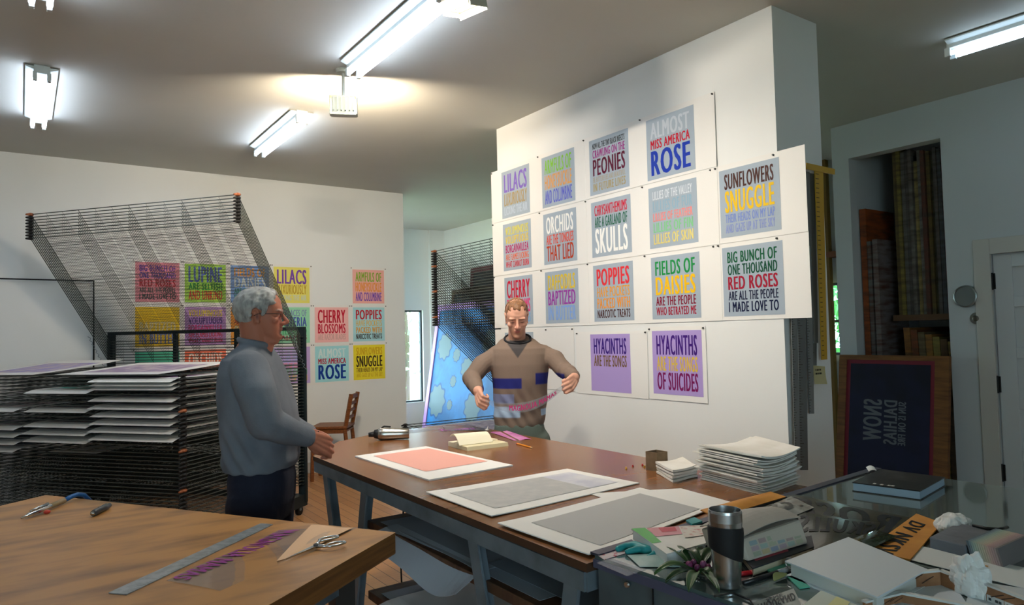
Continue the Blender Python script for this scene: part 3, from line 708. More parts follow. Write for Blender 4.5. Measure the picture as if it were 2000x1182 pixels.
# ------------------------------------------------------------------ people
def fuse(q, name, voxel, smooth, parent, m, colour=None, wrinkle=None):
    """union of closed shapes -> one continuous surface"""
    o = q.build(name+'_raw'); 
    r = o.modifiers.new('r', 'REMESH'); r.mode = 'VOXEL'; r.voxel_size = voxel
    s = o.modifiers.new('s', 'SMOOTH'); s.factor = .5; s.iterations = smooth
    bpy.context.view_layer.update()
    dg = bpy.context.evaluated_depsgraph_get()
    me = bpy.data.meshes.new_from_object(o.evaluated_get(dg))
    old = o.data; bpy.data.objects.remove(o); bpy.data.meshes.remove(old)
    me.materials.clear(); me.materials.append(m); me.name = name
    n = len(me.vertices); co = np.empty(n*3, 'f'); me.vertices.foreach_get('co', co); co = co.reshape(-1, 3)
    if wrinkle is not None:
        nv = np.empty(n*3, 'f'); me.vertex_normals.foreach_get('vector', nv); co2 = co+nv.reshape(-1, 3)*wrinkle(co)[:, None]
    else: co2 = co
    if colour is not None:
        col = np.ones((n, 4), 'f'); col[:, :3] = colour(co)
        a = me.color_attributes.new('tint', 'FLOAT_COLOR', 'POINT'); a.data.foreach_set('color', col.ravel())
    off = np.array(parent['_o'], 'f') if parent is not None else np.zeros(3, 'f')
    me.vertices.foreach_set('co', (co2-off).ravel().astype('f'))
    me.polygons.foreach_set('use_smooth', [True]*len(me.polygons)); me.update()
    ob = bpy.data.objects.new(name, me); COL.objects.link(ob)
    if parent is not None: ob.parent = parent
    return ob
SK = mat('#C08070', .5)     # construction placeholder while shapes are being fused
def frame(F, U):
    """columns right, forward, up for a head or hand"""
    F = Vector(F).normalized(); U = Vector(U); R = F.cross(U).normalized(); U = R.cross(F).normalized()
    return Matrix((R, F, U)).transposed()
def head(q, c, R, s=1, wf=1, nose=1.0, chin=1.0, sag=0):
    """c: point between the ear holes is 0.105 above chin; local x right, y forward, z up from the chin"""
    T = lambda x, y, z: c+R @ (Vector((x*wf, y, z))*s)
    def e(x, y, z, a, b, d, rot=None): q.ell(T(x, y, z), (a*s*wf, b*s, d*s), SK, R @ rot if rot else R, 18, 12)
    e(0, -.012, .150, .073, .096, .080)                     # cranium
    e(0, .010, .165, .064, .078, .062)
    # face loft: z, front y, half width, rear y
    prof = [(-.002, .066, .018, .030), (.006, .082, .026, .022), (.018, .088, .036, .010), (.034, .083, .047, .0), (.052, .085, .053, -.01), (.072, .083, .059, -.02), (.092, .083, .064, -.03), (.108, .081, .066, -.03), (.122, .083, .067, -.03), (.135, .090, .067, -.03), (.155, .090, .066, -.03), (.178, .080, .062, -.03)]
    rings = []
    for z, fy, hw, ry in prof:
        fy = fy*(chin if z < .03 else 1); cy = (fy+ry)/2; hy = (fy-ry)/2; ring = []
        for k in range(28):
            a = 2*PI*k/28; ca, sa = math.cos(a), math.sin(a); p = .75
            ring.append(T(hw*math.copysign(abs(ca)**p, ca), cy+hy*math.copysign(abs(sa)**.9, sa), z))
        rings.append(ring)
    q.loft(rings, SK)
    # nose
    q.chain([(T(0, .086, .128), .0075*s), (T(0, .098*nose, .106), .0085*s), (T(0, .111*nose, .088), .0105*s)], SK)
    q.chain([(T(0, .111*nose, .088), .0105*s), (T(0, .096, .078), .009*s)], SK)
    for sx in (-1, 1):
        e(sx*.0125, .096, .081, .0085, .012, .008)          # nostril wings
        e(sx*.031, .084, .136, .026, .0095, .0065)          # brow ridge
        e(sx*.045, .066, .094, .021, .018, .015)            # cheekbone
        e(sx*.031, .074, .117, .0150, .0125, .0105)         # eyeball under the lid
        e(sx*.031, .081, .1105, .016, .006, .0035)          # lower lid
        # ear: rim, lobe, concha
        ex = sx*.072
        rim = [T(ex+sx*.006*math.sin(t), -.012-.017*math.cos(t*1.0)*.0+.016*math.cos(t), .112+.029*math.sin(t)) for t in [(-1.9+i*.42) for i in range(12)]]
        q.chain([(p, .0046*s) for p in rim], SK, 8)
        e(sx*.070, -.008, .109, .0055, .014, .024)
        e(sx*.070, .001, .083, .0055, .007, .009)
    e(0, .086, .0605, .021, .0085, .0055); e(0, .085, .0515, .019, .0095, .0065)      # lips
    e(0, .084, .020, .017, .010, .012)
    if sag: e(0, .045, -.004, .03, .035, .014)
def hand(q, w, X, Z, side, curls, thumb=None, s=1.0, spread=1.0):
    """w wrist; X towards the fingers; Z back of the hand; side +1 when the thumb lies along Z x X"""
    X = Vector(X).normalized(); Z = Vector(Z); Z = (Z-X*Z.dot(X)).normalized(); Yv = Z.cross(X)*side
    P = lambda x, y, z: w+(X*x+Yv*y+Z*z)*s
    ys = [.031, .0105, -.010, -.029]; kx = [.088, .091, .086, .077]
    L = [(.040, .025, .020), (.045, .029, .021), (.041, .027, .021), (.033, .020, .018)]
    for i in range(4):
        q.chain([(P(-.01, ys[i]*.55, 0), .0155*s), (P(.045, ys[i]*.85, .002), .0135*s), (P(kx[i], ys[i], 0), .0108*s)], SK, 10)
    q.ell(P(.045, 0, -.004), (.045*s, .034*s, .0145*s), SK, Matrix((X, Yv, Z)).transposed())
    q.ell(P(.035, .026, -.012), (.030*s, .018*s, .016*s), SK, Matrix((X, Yv, Z)).transposed())
    for i in range(4):
        c = curls[i] if hasattr(curls[0], '__len__') else curls
        a = 0; p = P(kx[i], ys[i], 0); pts = [(p, .0098*s)]; x, z = kx[i], 0; y = ys[i]
        fan = (ys[i]*.18*spread)
        for j, ln in enumerate(L[i]):
            a += c[j]; x += ln*math.cos(a); z -= ln*math.sin(a); y += fan*ln/.05*max(0, math.cos(a))
            pts.append((P(x, y, z), (.0088, .0080, .0070)[j]*s*(.9 if i == 3 else 1)))
        q.chain(pts, SK, 10)
    th = thumb or [(.020, .026, -.010), (.050, .044, -.022), (.075, .046, -.034), (.094, .036, -.040)]
    q.chain([(P(*p), r*s) for p, r in zip(th, (.0150, .0125, .0105, .0085))], SK, 10)
def ring(c, A, B, ra, rb, n=28, p=.85):
    return [c+A*(ra*math.copysign(abs(math.cos(t))**p, math.cos(t)))+B*(rb*math.copysign(abs(math.sin(t))**p, math.sin(t))) for t in [2*PI*k/n for k in range(n)]]
VF = Vector((_f.x, _f.y, 0)).normalized(); VR = _r0.copy(); VU = Vector((0, 0, 1))
def near(co, p, r): return np.clip(1-np.linalg.norm(co-np.array(p), axis=1)/r, 0, 1)[:, None]
def hexv(h): return np.array(lin(h)[:3])
def folds(co, base, ax, hem):
    a = (co-np.array(base)) @ np.array(ax); d = (co-np.array(base)) @ np.array(VF); z = co[:, 2]
    low = np.exp(-((z-hem-.09)/.11)**2)
    w = .0055*low*np.sin(38*a+55*(z-hem)+9*np.sin(7*a))*np.cos(9*a)
    w += .0035*np.sin(30*z+22*a+6*np.sin(14*d)+3*np.sin(11*a))*np.clip(np.abs(a)*4-.35, 0, 1)
    w += .0020*np.sin(17*a-26*z+4*np.sin(9*z))
    return w
SKIN_N = dict(rough=.5, spec=.35, bump=(220, .15, .001))
def hairdo(name, parent, c, R, s, wf, test, count, m, size=(.011, .024, .007), seed=3, comb=None, voxel=.004, grow=.004):
    rnd = random.Random(seed); q = MB()
    ga = PI*(3-5**.5); N = count
    for i in range(N):
        z = 1-2*(i+.5)/N; r = math.sqrt(1-z*z); a = ga*i
        n = Vector((r*math.cos(a), r*math.sin(a), z))
        p = Vector((n.x*(.073+grow), -.012+n.y*(.096+grow), .150+n.z*(.080+grow)))
        if n.z > -.2 and n.y > 0:                # follow the fuller forehead too
            p2 = Vector((n.x*(.064+grow), .010+n.y*(.078+grow), .165+n.z*(.062+grow)))
            if p2.y > p.y: p = p2
        ok = test(p.x, p.y, p.z)
        if not ok: continue
        th = ok if isinstance(ok, float) else 1.0
        w = c+R @ Vector((p.x*wf*s, p.y*s, p.z*s)); nn = R @ n
        d = R @ (comb(p, n) if comb else Vector((0, -.6, -.8))); d = (d-nn*d.dot(nn)); d = d+Vector((rnd.uniform(-.4, .4), rnd.uniform(-.4, .4), rnd.uniform(-.4, .4))); d = (d-nn*d.dot(nn)).normalized()
        b = nn.cross(d)
        k = rnd.uniform(.8, 1.25)*s
        q.ell(w+nn*rnd.uniform(-.002, .003)*th, (size[0]*k, size[1]*k, size[2]*k*th), SK, Matrix((b, d, nn)).transposed(), 8, 6)
    return fuse(q, name, voxel, 2, parent, m)

# ---------------- younger man in the brown sweater
D1 = 4.30
def y_(px, py, d=D1): return at(px, py, d=d)
base1 = y_(1010, 651); base1.z = 0
yo = thing('person', tuple(base1), 'short-haired man in a brown patterned sweater holding up a clear strip behind the long table', 'person')
px2m = D1/FPX
F1 = -VF
hF = (F1*math.cos(.35)-VU*math.sin(.35)+VR*.03); hR = frame(hF, VU*math.cos(.35)+F1*math.sin(.35))
chin1 = y_(1011, 663, D1-.075); hs, hw = 1.0, .93
chin_o = chin1-hR @ Vector((0, .082, .004))*hs
q = MB(); head(q, chin_o, hR, hs, hw)
neck = y_(1010, 672, D1+.02)
q.chain([(chin_o+hR @ Vector((0, -.022, .07)), .052), (neck, .054), (y_(1010, 690, D1+.03), .066)], SK, 20)
tor = [(672, 985, 1038, .06), (684, 974, 1050, .08), (705, 976, 1051, .095), (740, 976, 1050, .10), (790, 977, 1050, .10), (840, 974, 1050, .11), (868, 972, 1050, .10)]
q.loft([ring(y_((a+b_)/2, py), VR, VF, (b_-a)/2*px2m, dp) for py, a, b_, dp in tor], SK)
LA = [y_(964, 690), y_(921, 738, 4.22), y_(934, 764, 3.99)]     # his right arm
RA = [y_(1067, 688), y_(1101, 722, 4.18), y_(1122, 738, 3.95)]
q.chain([(LA[0]-VU*.035+VR*.02, .040), (LA[1], .034), (LA[2], .029)], SK); q.chain([(RA[0]-VU*.035-VR*.02, .040), (RA[1], .034), (RA[2], .029)], SK)
# loosely closed hands, thumb against the forefinger
cl = [(1.05, 1.25, .75), (1.25, 1.35, .8), (1.35, 1.4, .8), (1.4, 1.4, .8)]
th1 = [(.018, .028, -.012), (.045, .046, -.030), (.070, .040, -.046), (.088, .026, -.050)]
hand(q, LA[2]-VF*.005-VU*.004, -VF*.80+VR*.18-VU*.52, VU*.35-VR*.75-VF*.2, -1, cl, th1, .98)
hand(q, RA[2]-VF*.005-VU*.002, -VF*.80-VR*.38-VU*.32, VU*.45+VR*.85-VF*.2, 1, cl, th1, .98)
# legs and feet
def leg(q, pts, r): q.chain(list(zip(pts, r)), SK, 16)
hipL, hipR = base1+VR*-.085+VU*.86, base1+VR*.085+VU*.86
for h, sx in ((hipL, -1), (hipR, 1)):
    leg(q, [h, base1+VR*sx*.10+VU*.48+F1*.02, base1+VR*sx*.11+VU*.085-F1*.02], [.085, .056, .040])
    q.chain([(base1+VR*sx*.11+VU*.04-F1*.03, .036), (base1+VR*sx*.125+VU*.03+F1*.13, .03)], SK)
e_l, e_r = [chin_o+hR @ Vector((sx*.031*hw, .084, .117))*hs for sx in (-1, 1)]
mouth = chin_o+hR @ Vector((0, .092, .056))*hs
def col1(co):
    b = np.tile(hexv('#D6A088'), (len(co), 1))
    L = (co-np.array(chin_o)) @ np.array(hR)        # local coordinates
    x, y, z = L[:, 0]/hw, L[:, 1], L[:, 2]
    def mixin(w, h):
        nonlocal b
        w = np.clip(w, 0, 1)[:, None]; b = b*(1-w)+hexv(h)*w
    inh = (np.linalg.norm(co-np.array(chin_o), axis=1) < .27)
    beard = inh*np.clip((.078-z)/.02, 0, 1)*np.clip((y-.0)/.03, 0, 1)*.55*(np.abs(x) < .07)
    mixin(beard, '#A87456')
    mixin(inh*np.exp(-((x/.020)**2+((z-.056)/.008)**2)**2)*(y > .07)*.8, '#B45C58')
    for sx in (-1, 1):
        mixin(inh*np.exp(-(((x-sx*.031)/.020)**2+((z-.131)/.0055)**2)**2)*(y > .06)*.8, '#7A5236')
        mixin(inh*np.exp(-(((x-sx*.031)/.015)**2+((z-.1125)/.0035)**2)**2)*(y > .06)*.9, '#4A2E26')
    mixin(inh*np.exp(-((x/.018)**2+((z-.085)/.02)**2))*(y > .08)*.35, '#D8887A')
    return b
fuse(q, 'body', .0042, 3, yo, mat('#D6A088', attr='tint', **SKIN_N), col1)
# hair: short, receding at the temples
def t1(x, y, z):
    if z < .135 and y > -.005: return (abs(x) > .058 and z > .112 and y < .035) and .6
    if z < .075: return False
    line = .210-.9*max(0, abs(abs(x)-.0)-.012)*0
    if y > .0:
        lim = .197 if abs(x) < .020 else (.208 if abs(x) < .044 else (.184 if abs(x) < .056 else .150))
        return z > lim and .8
    return .8
hairdo('hair', yo, chin_o, hR, hs, hw, t1, 900, mat('#6E4A30', .6, noise=(60, '#8E6442', .4, .6, (1, 1, .3))), size=(.006, .014, .0040), comb=lambda p, n: Vector((n.x*.3, .6, -.4)), voxel=.0032, grow=.0005)
# sweater
q = MB()
rings = [ring(y_(1011, 662), VR, VF*.93+VU*.36, .078, .080, 36, .9), ring(y_(1011, 668), VR, VF*.95+VU*.30, .118, .100, 36, .85)]
for py, a, b_, dp in [(680, 962, 1067, .108), (692, 958, 1073, .122), (712, 957, 1073, .136), (740, 961, 1070, .143), (775, 964, 1069, .140), (805, 965, 1066, .136), (826, 965, 1063, .134), (838, 968, 1060, .128)]:
    sk = y_((a+b_)/2, py); rings.append(ring(sk, VR, VF, (b_-a)/2*px2m, dp, 36, .8))
q.loft(rings, SK)
for A in (LA, RA):
    m_ = (A[0]+A[1])/2+VU*.005
    cuff = A[2]+(A[1]-A[2]).normalized()*.03
    q.chain([(A[0]-VU*.022-VR*.012*(1 if A is RA else -1), .064), (m_, .059), (A[1], .053), ((A[1]+A[2])/2, .047), (cuff, .039)], SK, 18)
for A, sx in ((LA, -1), (RA, 1)): q.chain([(y_(1011+sx*22, 677), .040), (A[0]-VU*.012-VR*sx*.02, .060)], SK, 16)
def uvp(co):
    d = co-np.array(CAMP); z = d @ np.array(_f)
    return d @ np.array(_r), co[:, 2], d
U0 = (y_(1010, 651)-CAMP).dot(_r)
def col_sw(co):
    b = np.tile(hexv('#7E6C60'), (len(co), 1))
    lat = (co-np.array(base1)) @ np.array(VR); dep = (co-np.array(base1)) @ np.array(F1); z = co[:, 2]
    def box(x0, x1, z0, z1, h, extra=None, soft=.004):
        nonlocal b
        w = np.clip((lat-x0)/soft, 0, 1)*np.clip((x1-lat)/soft, 0, 1)*np.clip((z-z0)/soft, 0, 1)*np.clip((z1-z)/soft, 0, 1)
        if extra is not None: w = w*extra
        b = b*(1-w[:, None])+hexv(h)*w[:, None]
    body = (np.abs(lat) < .21).astype(float)
    NV, LB = '#2A2E72', '#A8BED6'
    zz = lambda py: EYE-(py-651)*px2m
    xx = lambda px: (px-1010)*px2m+.012
    box(xx(940), xx(1013), zz(757), zz(736), NV, dep > -.1); box(xx(1038), xx(1090), zz(750), zz(727), NV, dep > -.1)
    box(xx(940), xx(1009), zz(812), zz(790), LB, dep > -.1); box(xx(1048), xx(1090), zz(810), zz(796), LB, dep > -.1)
    box(xx(940), xx(998), zz(786), zz(766), '#8088A8', dep > -.1)
    # navy under-sides of the sleeves
    for A in (LA, RA):
        ax = np.array((A[2]-A[1]).normalized()); v = co-np.array(A[1]); t = v @ ax; rad = v-np.outer(t, ax)
        w = (np.clip((t-.05)/.01, 0, 1)*np.clip((.17-t)/.01, 0, 1)*(np.linalg.norm(rad, axis=1) < .085)*np.clip((-.012-rad[:, 2])/.006, 0, 1))[:, None]
        b = b*(1-w)+hexv(NV)*w
    # dark v below the neckline
    zt = zz(676); w = np.clip((z-(zt-.075)-np.abs(lat-.0)*1.55*.9)/.008, 0, 1)*(z < zt+.05)*(dep > .03)*(np.abs(lat) < .06)
    w = w[:, None]; b = b*(1-w)+hexv('#4A4646')*w
    return b
fuse(q, 'sweater', .0048, 3, yo, mat('#7E6C60', .9, spec=.15, attr='tint', bump=(260, .35, .002)), col_sw, lambda c: folds(c, base1, VR, .99))
q = MB()     # dark neckband
nb = [(p+VU*.002, .0075) for p in ring(y_(1011, 662), VR, VF*.93+VU*.36, .080, .082, 36, .9)]; nb.append(nb[0])
q.chain(nb, SK, 10); fuse(q, 'neckband', .004, 2, yo, mat('#1A1A1E', .85))
q = MB()
for h, sx in ((hipL, -1), (hipR, 1)):
    leg(q, [h+VU*.02, base1+VR*sx*.10+VU*.66, base1+VR*sx*.10+VU*.48+F1*.02, base1+VR*sx*.11+VU*.10-F1*.02], [.108, .092, .074, .060])
q.loft([ring(base1+VU*z, VR, VF, a, b_, 28) for z, a, b_ in ((.80, .12, .09), (.86, .165, .118), (.93, .160, .118), (1.00, .150, .110))], SK)
fuse(q, 'trousers', .008, 3, yo, mat('#5A665E', .85, bump=(120, .3, .003)))
def shoes(par, base, F, R, m, w=.11):
    for sx in (-1, 1):
        q = MB(); a = base+R*sx*w-F*.06; b_ = base+R*sx*(w+.012)+F*.16
        q.chain([(a+VU*.045, .042), (a.lerp(b_, .5)+VU*.042, .040), (b_+VU*.032, .031)], SK, 14)
        q.hexa([a-R*.038-F*.03, b_-R*.036, b_+R*.036+F*.02, a+R*.038-F*.03]+[p+VU*.03 for p in (a-R*.038-F*.03, b_-R*.036, b_+R*.036+F*.02, a+R*.038-F*.03)], SK)
        fuse(q, 'shoe', .007, 3, par, m)
shoes(yo, base1, F1, VR, mat('#2A2622', .5))

# ---------------- older man with grey hair, seen in profile
D2 = 2.95
def o_(px, py, d=D2): return at(px, py, d=d)
s2 = D2/FPX
base2 = o_(508, 662); base2.z = 0
ol = thing('person', tuple(base2), 'grey-haired man with glasses in a grey-blue sweater standing in profile by the wooden table', 'person')
F2 = (VR*.985+VF*.17).normalized(); S2 = VF                      # he faces the right of the picture; S2 points to his far side
hF = (F2-VU*.02).normalized(); hR2 = frame(hF, VU)
hs2 = .93
chin_o2 = o_(550, 664.5)-hR2 @ Vector((0, .090, .004))*hs2
q = MB(); head(q, chin_o2, hR2, hs2, 1.0, nose=1.03, chin=1.03, sag=1)
q.chain([(chin_o2+hR2 @ Vector((0, -.03, .075))*hs2, .060), (o_(502, 672), .062), (o_(494, 692), .075)], SK, 20)
q.chain([(chin_o2+hR2 @ Vector((0, .03, .02))*hs2, .035), (o_(513, 678), .045)], SK, 16)
tor2 = [(690, 470, 518, .12), (715, 455, 532, .17), (760, 450, 548, .175), (820, 455, 560, .17), (880, 460, 565, .165), (930, 462, 560, .165)]
q.loft([ring(o_((a+b_)/2, py), VR, S2, (b_-a)/2*s2, w) for py, a, b_, w in tor2], SK)
NA = [o_(489, 712, 2.77), o_(520, 826, 2.73), o_(604, 856, 2.875)]
FA = [o_(495, 712, 3.13), o_(535, 822, 3.16), o_(606, 850, 3.02)]
q.chain([(NA[0]-VU*.05+S2*.05, .040), (NA[1], .036), (NA[2], .030)], SK); q.chain([(FA[0]-VU*.05-S2*.05, .040), (FA[1], .036), (FA[2], .030)], SK)
# clasped hands: near hand closes over the far one
hand(q, NA[2]+F2*.004, F2*.78-VU*.50+S2*.42, -S2*.85-F2*.0+VU*.35, -1, [(.55, 1.0, .7), (.65, 1.1, .7), (.75, 1.15, .7), (.8, 1.2, .7)], [(.020, .026, -.010), (.050, .040, -.012), (.078, .036, -.018), (.098, .026, -.024)], 1.0)
hand(q, FA[2]+F2*.004, F2*.86-VU*.36-S2*.34, S2*.85+VU*.40, 1, [(.65, 1.05, .7), (.8, 1.15, .7), (.9, 1.2, .7), (1.0, 1.2, .7)], [(.020, .026, -.008), (.052, .036, .0), (.080, .030, -.006), (.102, .022, -.010)], 1.0)
for sx in (-1, 1):
    leg(q, [base2+S2*sx*.09+VU*.88, base2+S2*sx*.10+VU*.48+F2*.02, base2+S2*sx*.10+VU*.085-F2*.02], [.085, .056, .040])
    q.chain([(base2+S2*sx*.10+VU*.04-F2*.03, .036), (base2+S2*sx*.11+VU*.03+F2*.13, .03)], SK)
def col2(co):
    b = np.tile(hexv('#AC6C54'), (len(co), 1))
    L = (co-np.array(chin_o2)) @ np.array(hR2)/hs2
    x, y, z = L[:, 0], L[:, 1], L[:, 2]
    def mixin(w, h):
        nonlocal b
        w = np.clip(w, 0, 1)[:, None]; b = b*(1-w)+hexv(h)*w
    inh = (np.linalg.norm(co-np.array(chin_o2), axis=1) < .27)
    mixin(inh*np.exp(-((x/.020)**2+((z-.056)/.008)**2)**2)*(y > .07)*.7, '#A85A50')
    for sx in (-1, 1):
        mixin(inh*np.exp(-(((x-sx*.031)/.022)**2+((z-.138)/.006)**2)**2)*(y > .06)*.8, '#A8A098')
        mixin(inh*np.exp(-(((x-sx*.031)/.013)**2+((z-.116)/.004)**2)**2)*(y > .06)*.85, '#4A3430')
        mixin(inh*np.exp(-(((y+.004)/.006)**2+((z-.108)/.011)**2))*(np.abs(x) > .06)*.7, '#6E3C30')  # shade of the ear hollow painted into the skin colour
    mixin(inh*np.exp(-((x/.06)**2+((z-.088)/.022)**2))*(y > .05)*.35, '#C8705E')
    return b
fuse(q, 'body', .0042, 3, ol, mat('#AC6C54', attr='tint', **SKIN_N), col2)
def t2(x, y, z):
    if y > .052: return False
    if abs(x) > .045 and y > .030 and z < .165: return False
    if y > .0 and z < .128: return False        # sideburn
    if abs(x) > .045 and -.040 < y < .022 and z < .148: return False       # clear of the ear
    if z < .055: return False
    return 1.15
hairdo('hair', ol, chin_o2, hR2, hs2, 1.0, t2, 1500, mat('#A6A6A2', .6, noise=(45, '#6C6C6A', .45, .7, (1, 1, .35))), size=(.0085, .022, .009), comb=lambda p, n: Vector((0, -.8, -.5)), voxel=.0042, grow=.005)
q = MB()      # nape hair
for i in range(60):
    a = (i % 12-5.5)/5.5
    if abs(a) > .95-.14*(4-i//12): continue
    z = .035+.012*(i//12); w = chin_o2+hR2 @ Vector((.054*a, -.080+.03*a*a, z+.022))*hs2
    q.ell(w, (.010, .009, .016), SK, hR2, 8, 6)
fuse(q, 'hair', .0045, 3, ol, mat('#A6A6A2', .6, noise=(45, '#6C6C6A', .45, .7, (1, 1, .35))))
# spectacles worn
q = MB(); FR = mat('#3A3634', .35, .6)
gl = lambda x, y, z: chin_o2+hR2 @ Vector((x, y, z))*hs2
for sx in (-1, 1):
    q.tube([gl(sx*.033+.021*math.cos(t), .101-.006*abs(math.cos(t)), .116+.016*math.sin(t)) for t in [2*PI*i/24 for i in range(25)]], .0011, FR, 6)
    q.tube([gl(sx*.054, .096, .121), gl(sx*.070, .080, .122), gl(sx*.076, .0, .121), gl(sx*.076, -.018, .112)], .0013, FR, 6)
q.tube([gl(-.012, .101, .119), gl(0, .106, .122), gl(.012, .101, .119)], .0011, FR, 6)
q.build('spectacles', ol, smooth=True)
# sweater
q = MB()
rings = [ring(o_((a+b_)/2, py), VR, S2, (b_-a)/2*s2, w, 40, .85) for py, a, b_, w in [(664, 478, 514, .068), (674, 473, 522, .085), (686, 460, 529, .135), (702, 446, 538, .185), (730, 438, 550, .205), (765, 436, 562, .212), (800, 439, 573, .212), (840, 443, 581, .210), (875, 445, 580, .208), (898, 446, 577, .205), (912, 450, 572, .198)]]
q.loft(rings, SK)
q.chain([(o_(487, 724, 2.80), .080), (o_(502, 768, 2.735), .076), (NA[1], .070), (o_(562, 841, 2.80), .056), (o_(597, 853, 2.86), .044)], SK, 20)
q.chain([(FA[0], .088), (o_(512, 762, 3.16), .078), (FA[1], .068), (o_(575, 838, 3.09), .055), (o_(598, 847, 3.035), .044)], SK, 20)
q.chain([(o_(498, 668, D2)+VR*(.062*math.cos(t))+S2*(.072*math.sin(t))-VU*(.014*math.cos(t)), .012) for t in [2*PI*i/28 for i in range(29)]], SK, 10)
fuse(q, 'sweater', .006, 4, ol, mat('#727880', .9, spec=.15, bump=(240, .3, .002), noise=(6, '#666C74', .4, .65)), None, lambda c: folds(c, base2, VR, 1.01))
q = MB()
q.loft([ring(o_(511, 662)+VU*(z-EYE), VR, S2, a, b_, 28) for z, a, b_ in ((.80, .10, .15), (.88, .122, .172), (.97, .126, .176), (1.03, .118, .160))], SK)
for sx in (-1, 1):
    leg(q, [base2+S2*sx*.09+VU*.88, base2+S2*sx*.10+VU*.70, base2+S2*sx*.10+VU*.48+F2*.02, base2+S2*sx*.10+VU*.10-F2*.02], [.108, .096, .078, .066])
fuse(q, 'trousers', .008, 3, ol, mat('#14182A', .85, bump=(120, .3, .003)))
shoes(ol, base2, F2, S2, mat('#1C1A18', .5), .10)
# folded reading glasses in his fingers
hc = o_(634, 860, 2.93)
e = thing('reading_glasses', tuple(hc), 'dark-framed glasses held in the clasped hands of the grey-haired man', 'glasses')
q = MB(); DG = mat('#241C1E', .35)
q.tube([o_(622, 842, 2.90), o_(621, 852, 2.90), o_(628, 860, 2.91)], .0022, DG, 6); q.tube([o_(626, 858, 2.92), o_(640, 863, 2.93), o_(645, 852, 2.95)], .0022, DG, 6); q.build('temple_arm', e)
q = MB()
for k in (0, 1): q.tube([o_(637+k*3, 860, 2.93+k*.03)+VR*(.011*math.cos(t))+VU*(.008*math.sin(t)) for t in [2*PI*i/18 for i in range(19)]], .0016, DG, 6)
q.build('rim', e)
# clear strip with pink lettering between the younger man's hands
a, b_ = y_(948, 781, 3.90), y_(1102, 752, 3.87)
CLR = bpy.data.materials.new('clear_film'); CLR.use_nodes = True
_nt = CLR.node_tree; _nt.nodes.remove(_nt.nodes['Principled BSDF'])
_t = _nt.nodes.new('ShaderNodeBsdfTransparent'); _t.inputs[0].default_value = (.93, .94, .96, 1)
_d = _nt.nodes.new('ShaderNodeBsdfDiffuse'); _d.inputs[0].default_value = (.75, .78, .84, 1)
_g = _nt.nodes.new('ShaderNodeBsdfGlossy'); _g.inputs['Roughness'].default_value = .08
_m1 = _nt.nodes.new('ShaderNodeMixShader'); _m1.inputs[0].default_value = .07; _m2 = _nt.nodes.new('ShaderNodeMixShader'); _m2.inputs[0].default_value = .07
_nt.links.new(_t.outputs[0], _m1.inputs[1]); _nt.links.new(_d.outputs[0], _m1.inputs[2]); _nt.links.new(_m1.outputs[0], _m2.inputs[1]); _nt.links.new(_g.outputs[0], _m2.inputs[2]); _nt.links.new(_m2.outputs[0], _nt.nodes['Material Output'].inputs[0])
q = MB()
def strip(s, t):
    p = a.lerp(b_, s); sagv = .075*4*s*(1-s)
    return p+VU*(-.004-sagv-.055*(t-.5)*(.35+.65*4*s*(1-s)))-VF*(.02*math.sin(PI*s))
q.sheet(strip, 30, 4, CLR, .0006)
k0 = len(q.v); q.text('MAGNOLIA MAMAS', (0, 0, 0), (1, 0, 0), (0, 1, 0), 1, 1, mat('#C0286C', .5))
for i in range(k0, len(q.v)):
    x, y, dz = q.v[i]; q.v[i] = tuple(strip(.30+.60*x, .80-.60*y)-VF*(.0012+dz))
tag(q.build('film_strip'), 'clear strip with pink lettering sagging between the hands of the man in the brown sweater', 'film strip')
# ------------------------------------------------------------------ long print table
TZ = .98
TOPM = mat('#8A5C38', .25, noise=(3.0, '#7A4E2C', .35, .65, (1, 5, 1)))
e = thing('print_table', (1.7, 2.6, 0), 'long brown-topped work table on a blue-grey steel frame carrying the flat prints', 'table')
poly = [(1.140, 1.328), (2.295, 1.402), (2.295, 3.80), (2.22, 3.885), (1.74, 3.86), (1.42, 3.70), (1.155, 3.34)]
q = MB(); q.prism(poly, TZ-.022, TZ, mat('#4A3222', .5), TOPM); q.build('tabletop', e)
q = MB(); n = len(poly)
for i in range(n):
    p, r2 = Vector((*poly[i], TZ-.06)), Vector((*poly[(i+1) % n], TZ-.06)); c = Vector((1.7, 2.6, TZ-.06))
    p = p+(c-p).normalized()*.012; r2 = r2+(c-r2).normalized()*.012
    q.bar(p+VU*.012, r2+VU*.012, .012, .048, STEEL)
for y in (1.75, 2.2, 2.75, 3.2): q.box((1.16, y-.02, TZ-.06), (2.27, y+.02, TZ-.024), STEEL)
q.build('apron', e)
def leg_l(x, a, b_, nm='leg'):
    """angle-iron leg from a=(y,z) to b"""
    q = MB(); A = Vector((x, *a)); B = Vector((x, *b_)); d = (B-A).normalized()
    s = 1 if x < 1.7 else -1
    q.bar(A, B, .055, .008, STEEL, (1, 0, 0)); off = Vector((s*.025, 0, 0)); w = Vector((0, d.z, -d.y))*.0235
    q.bar(A+off-w, B+off-w, .008, .055, STEEL, (1, 0, 0)); return q.build(nm, e)
for x in (1.175, 2.26):
    for a, b_ in (((3.24, TZ-.03), (2.93, 0)), ((2.76, TZ-.03), (2.99, 0)), ((1.93, TZ-.03), (1.66, 0)), ((1.42, TZ-.03), (1.60, 0))):
        leg_l(x, a, b_)
SHW = mat('#6A4A34', .55, noise=(5, '#55382A', .4, .65, (1, 6, 1)))
q = MB(); q.box((1.21, 1.45, .735), (2.22, 2.83, .77), SHW); q.build('shelf', e, bevel=.003)
q = MB(); q.box((1.21, 1.45, .44), (2.22, 2.83, .475), SHW); q.build('shelf', e, bevel=.003)
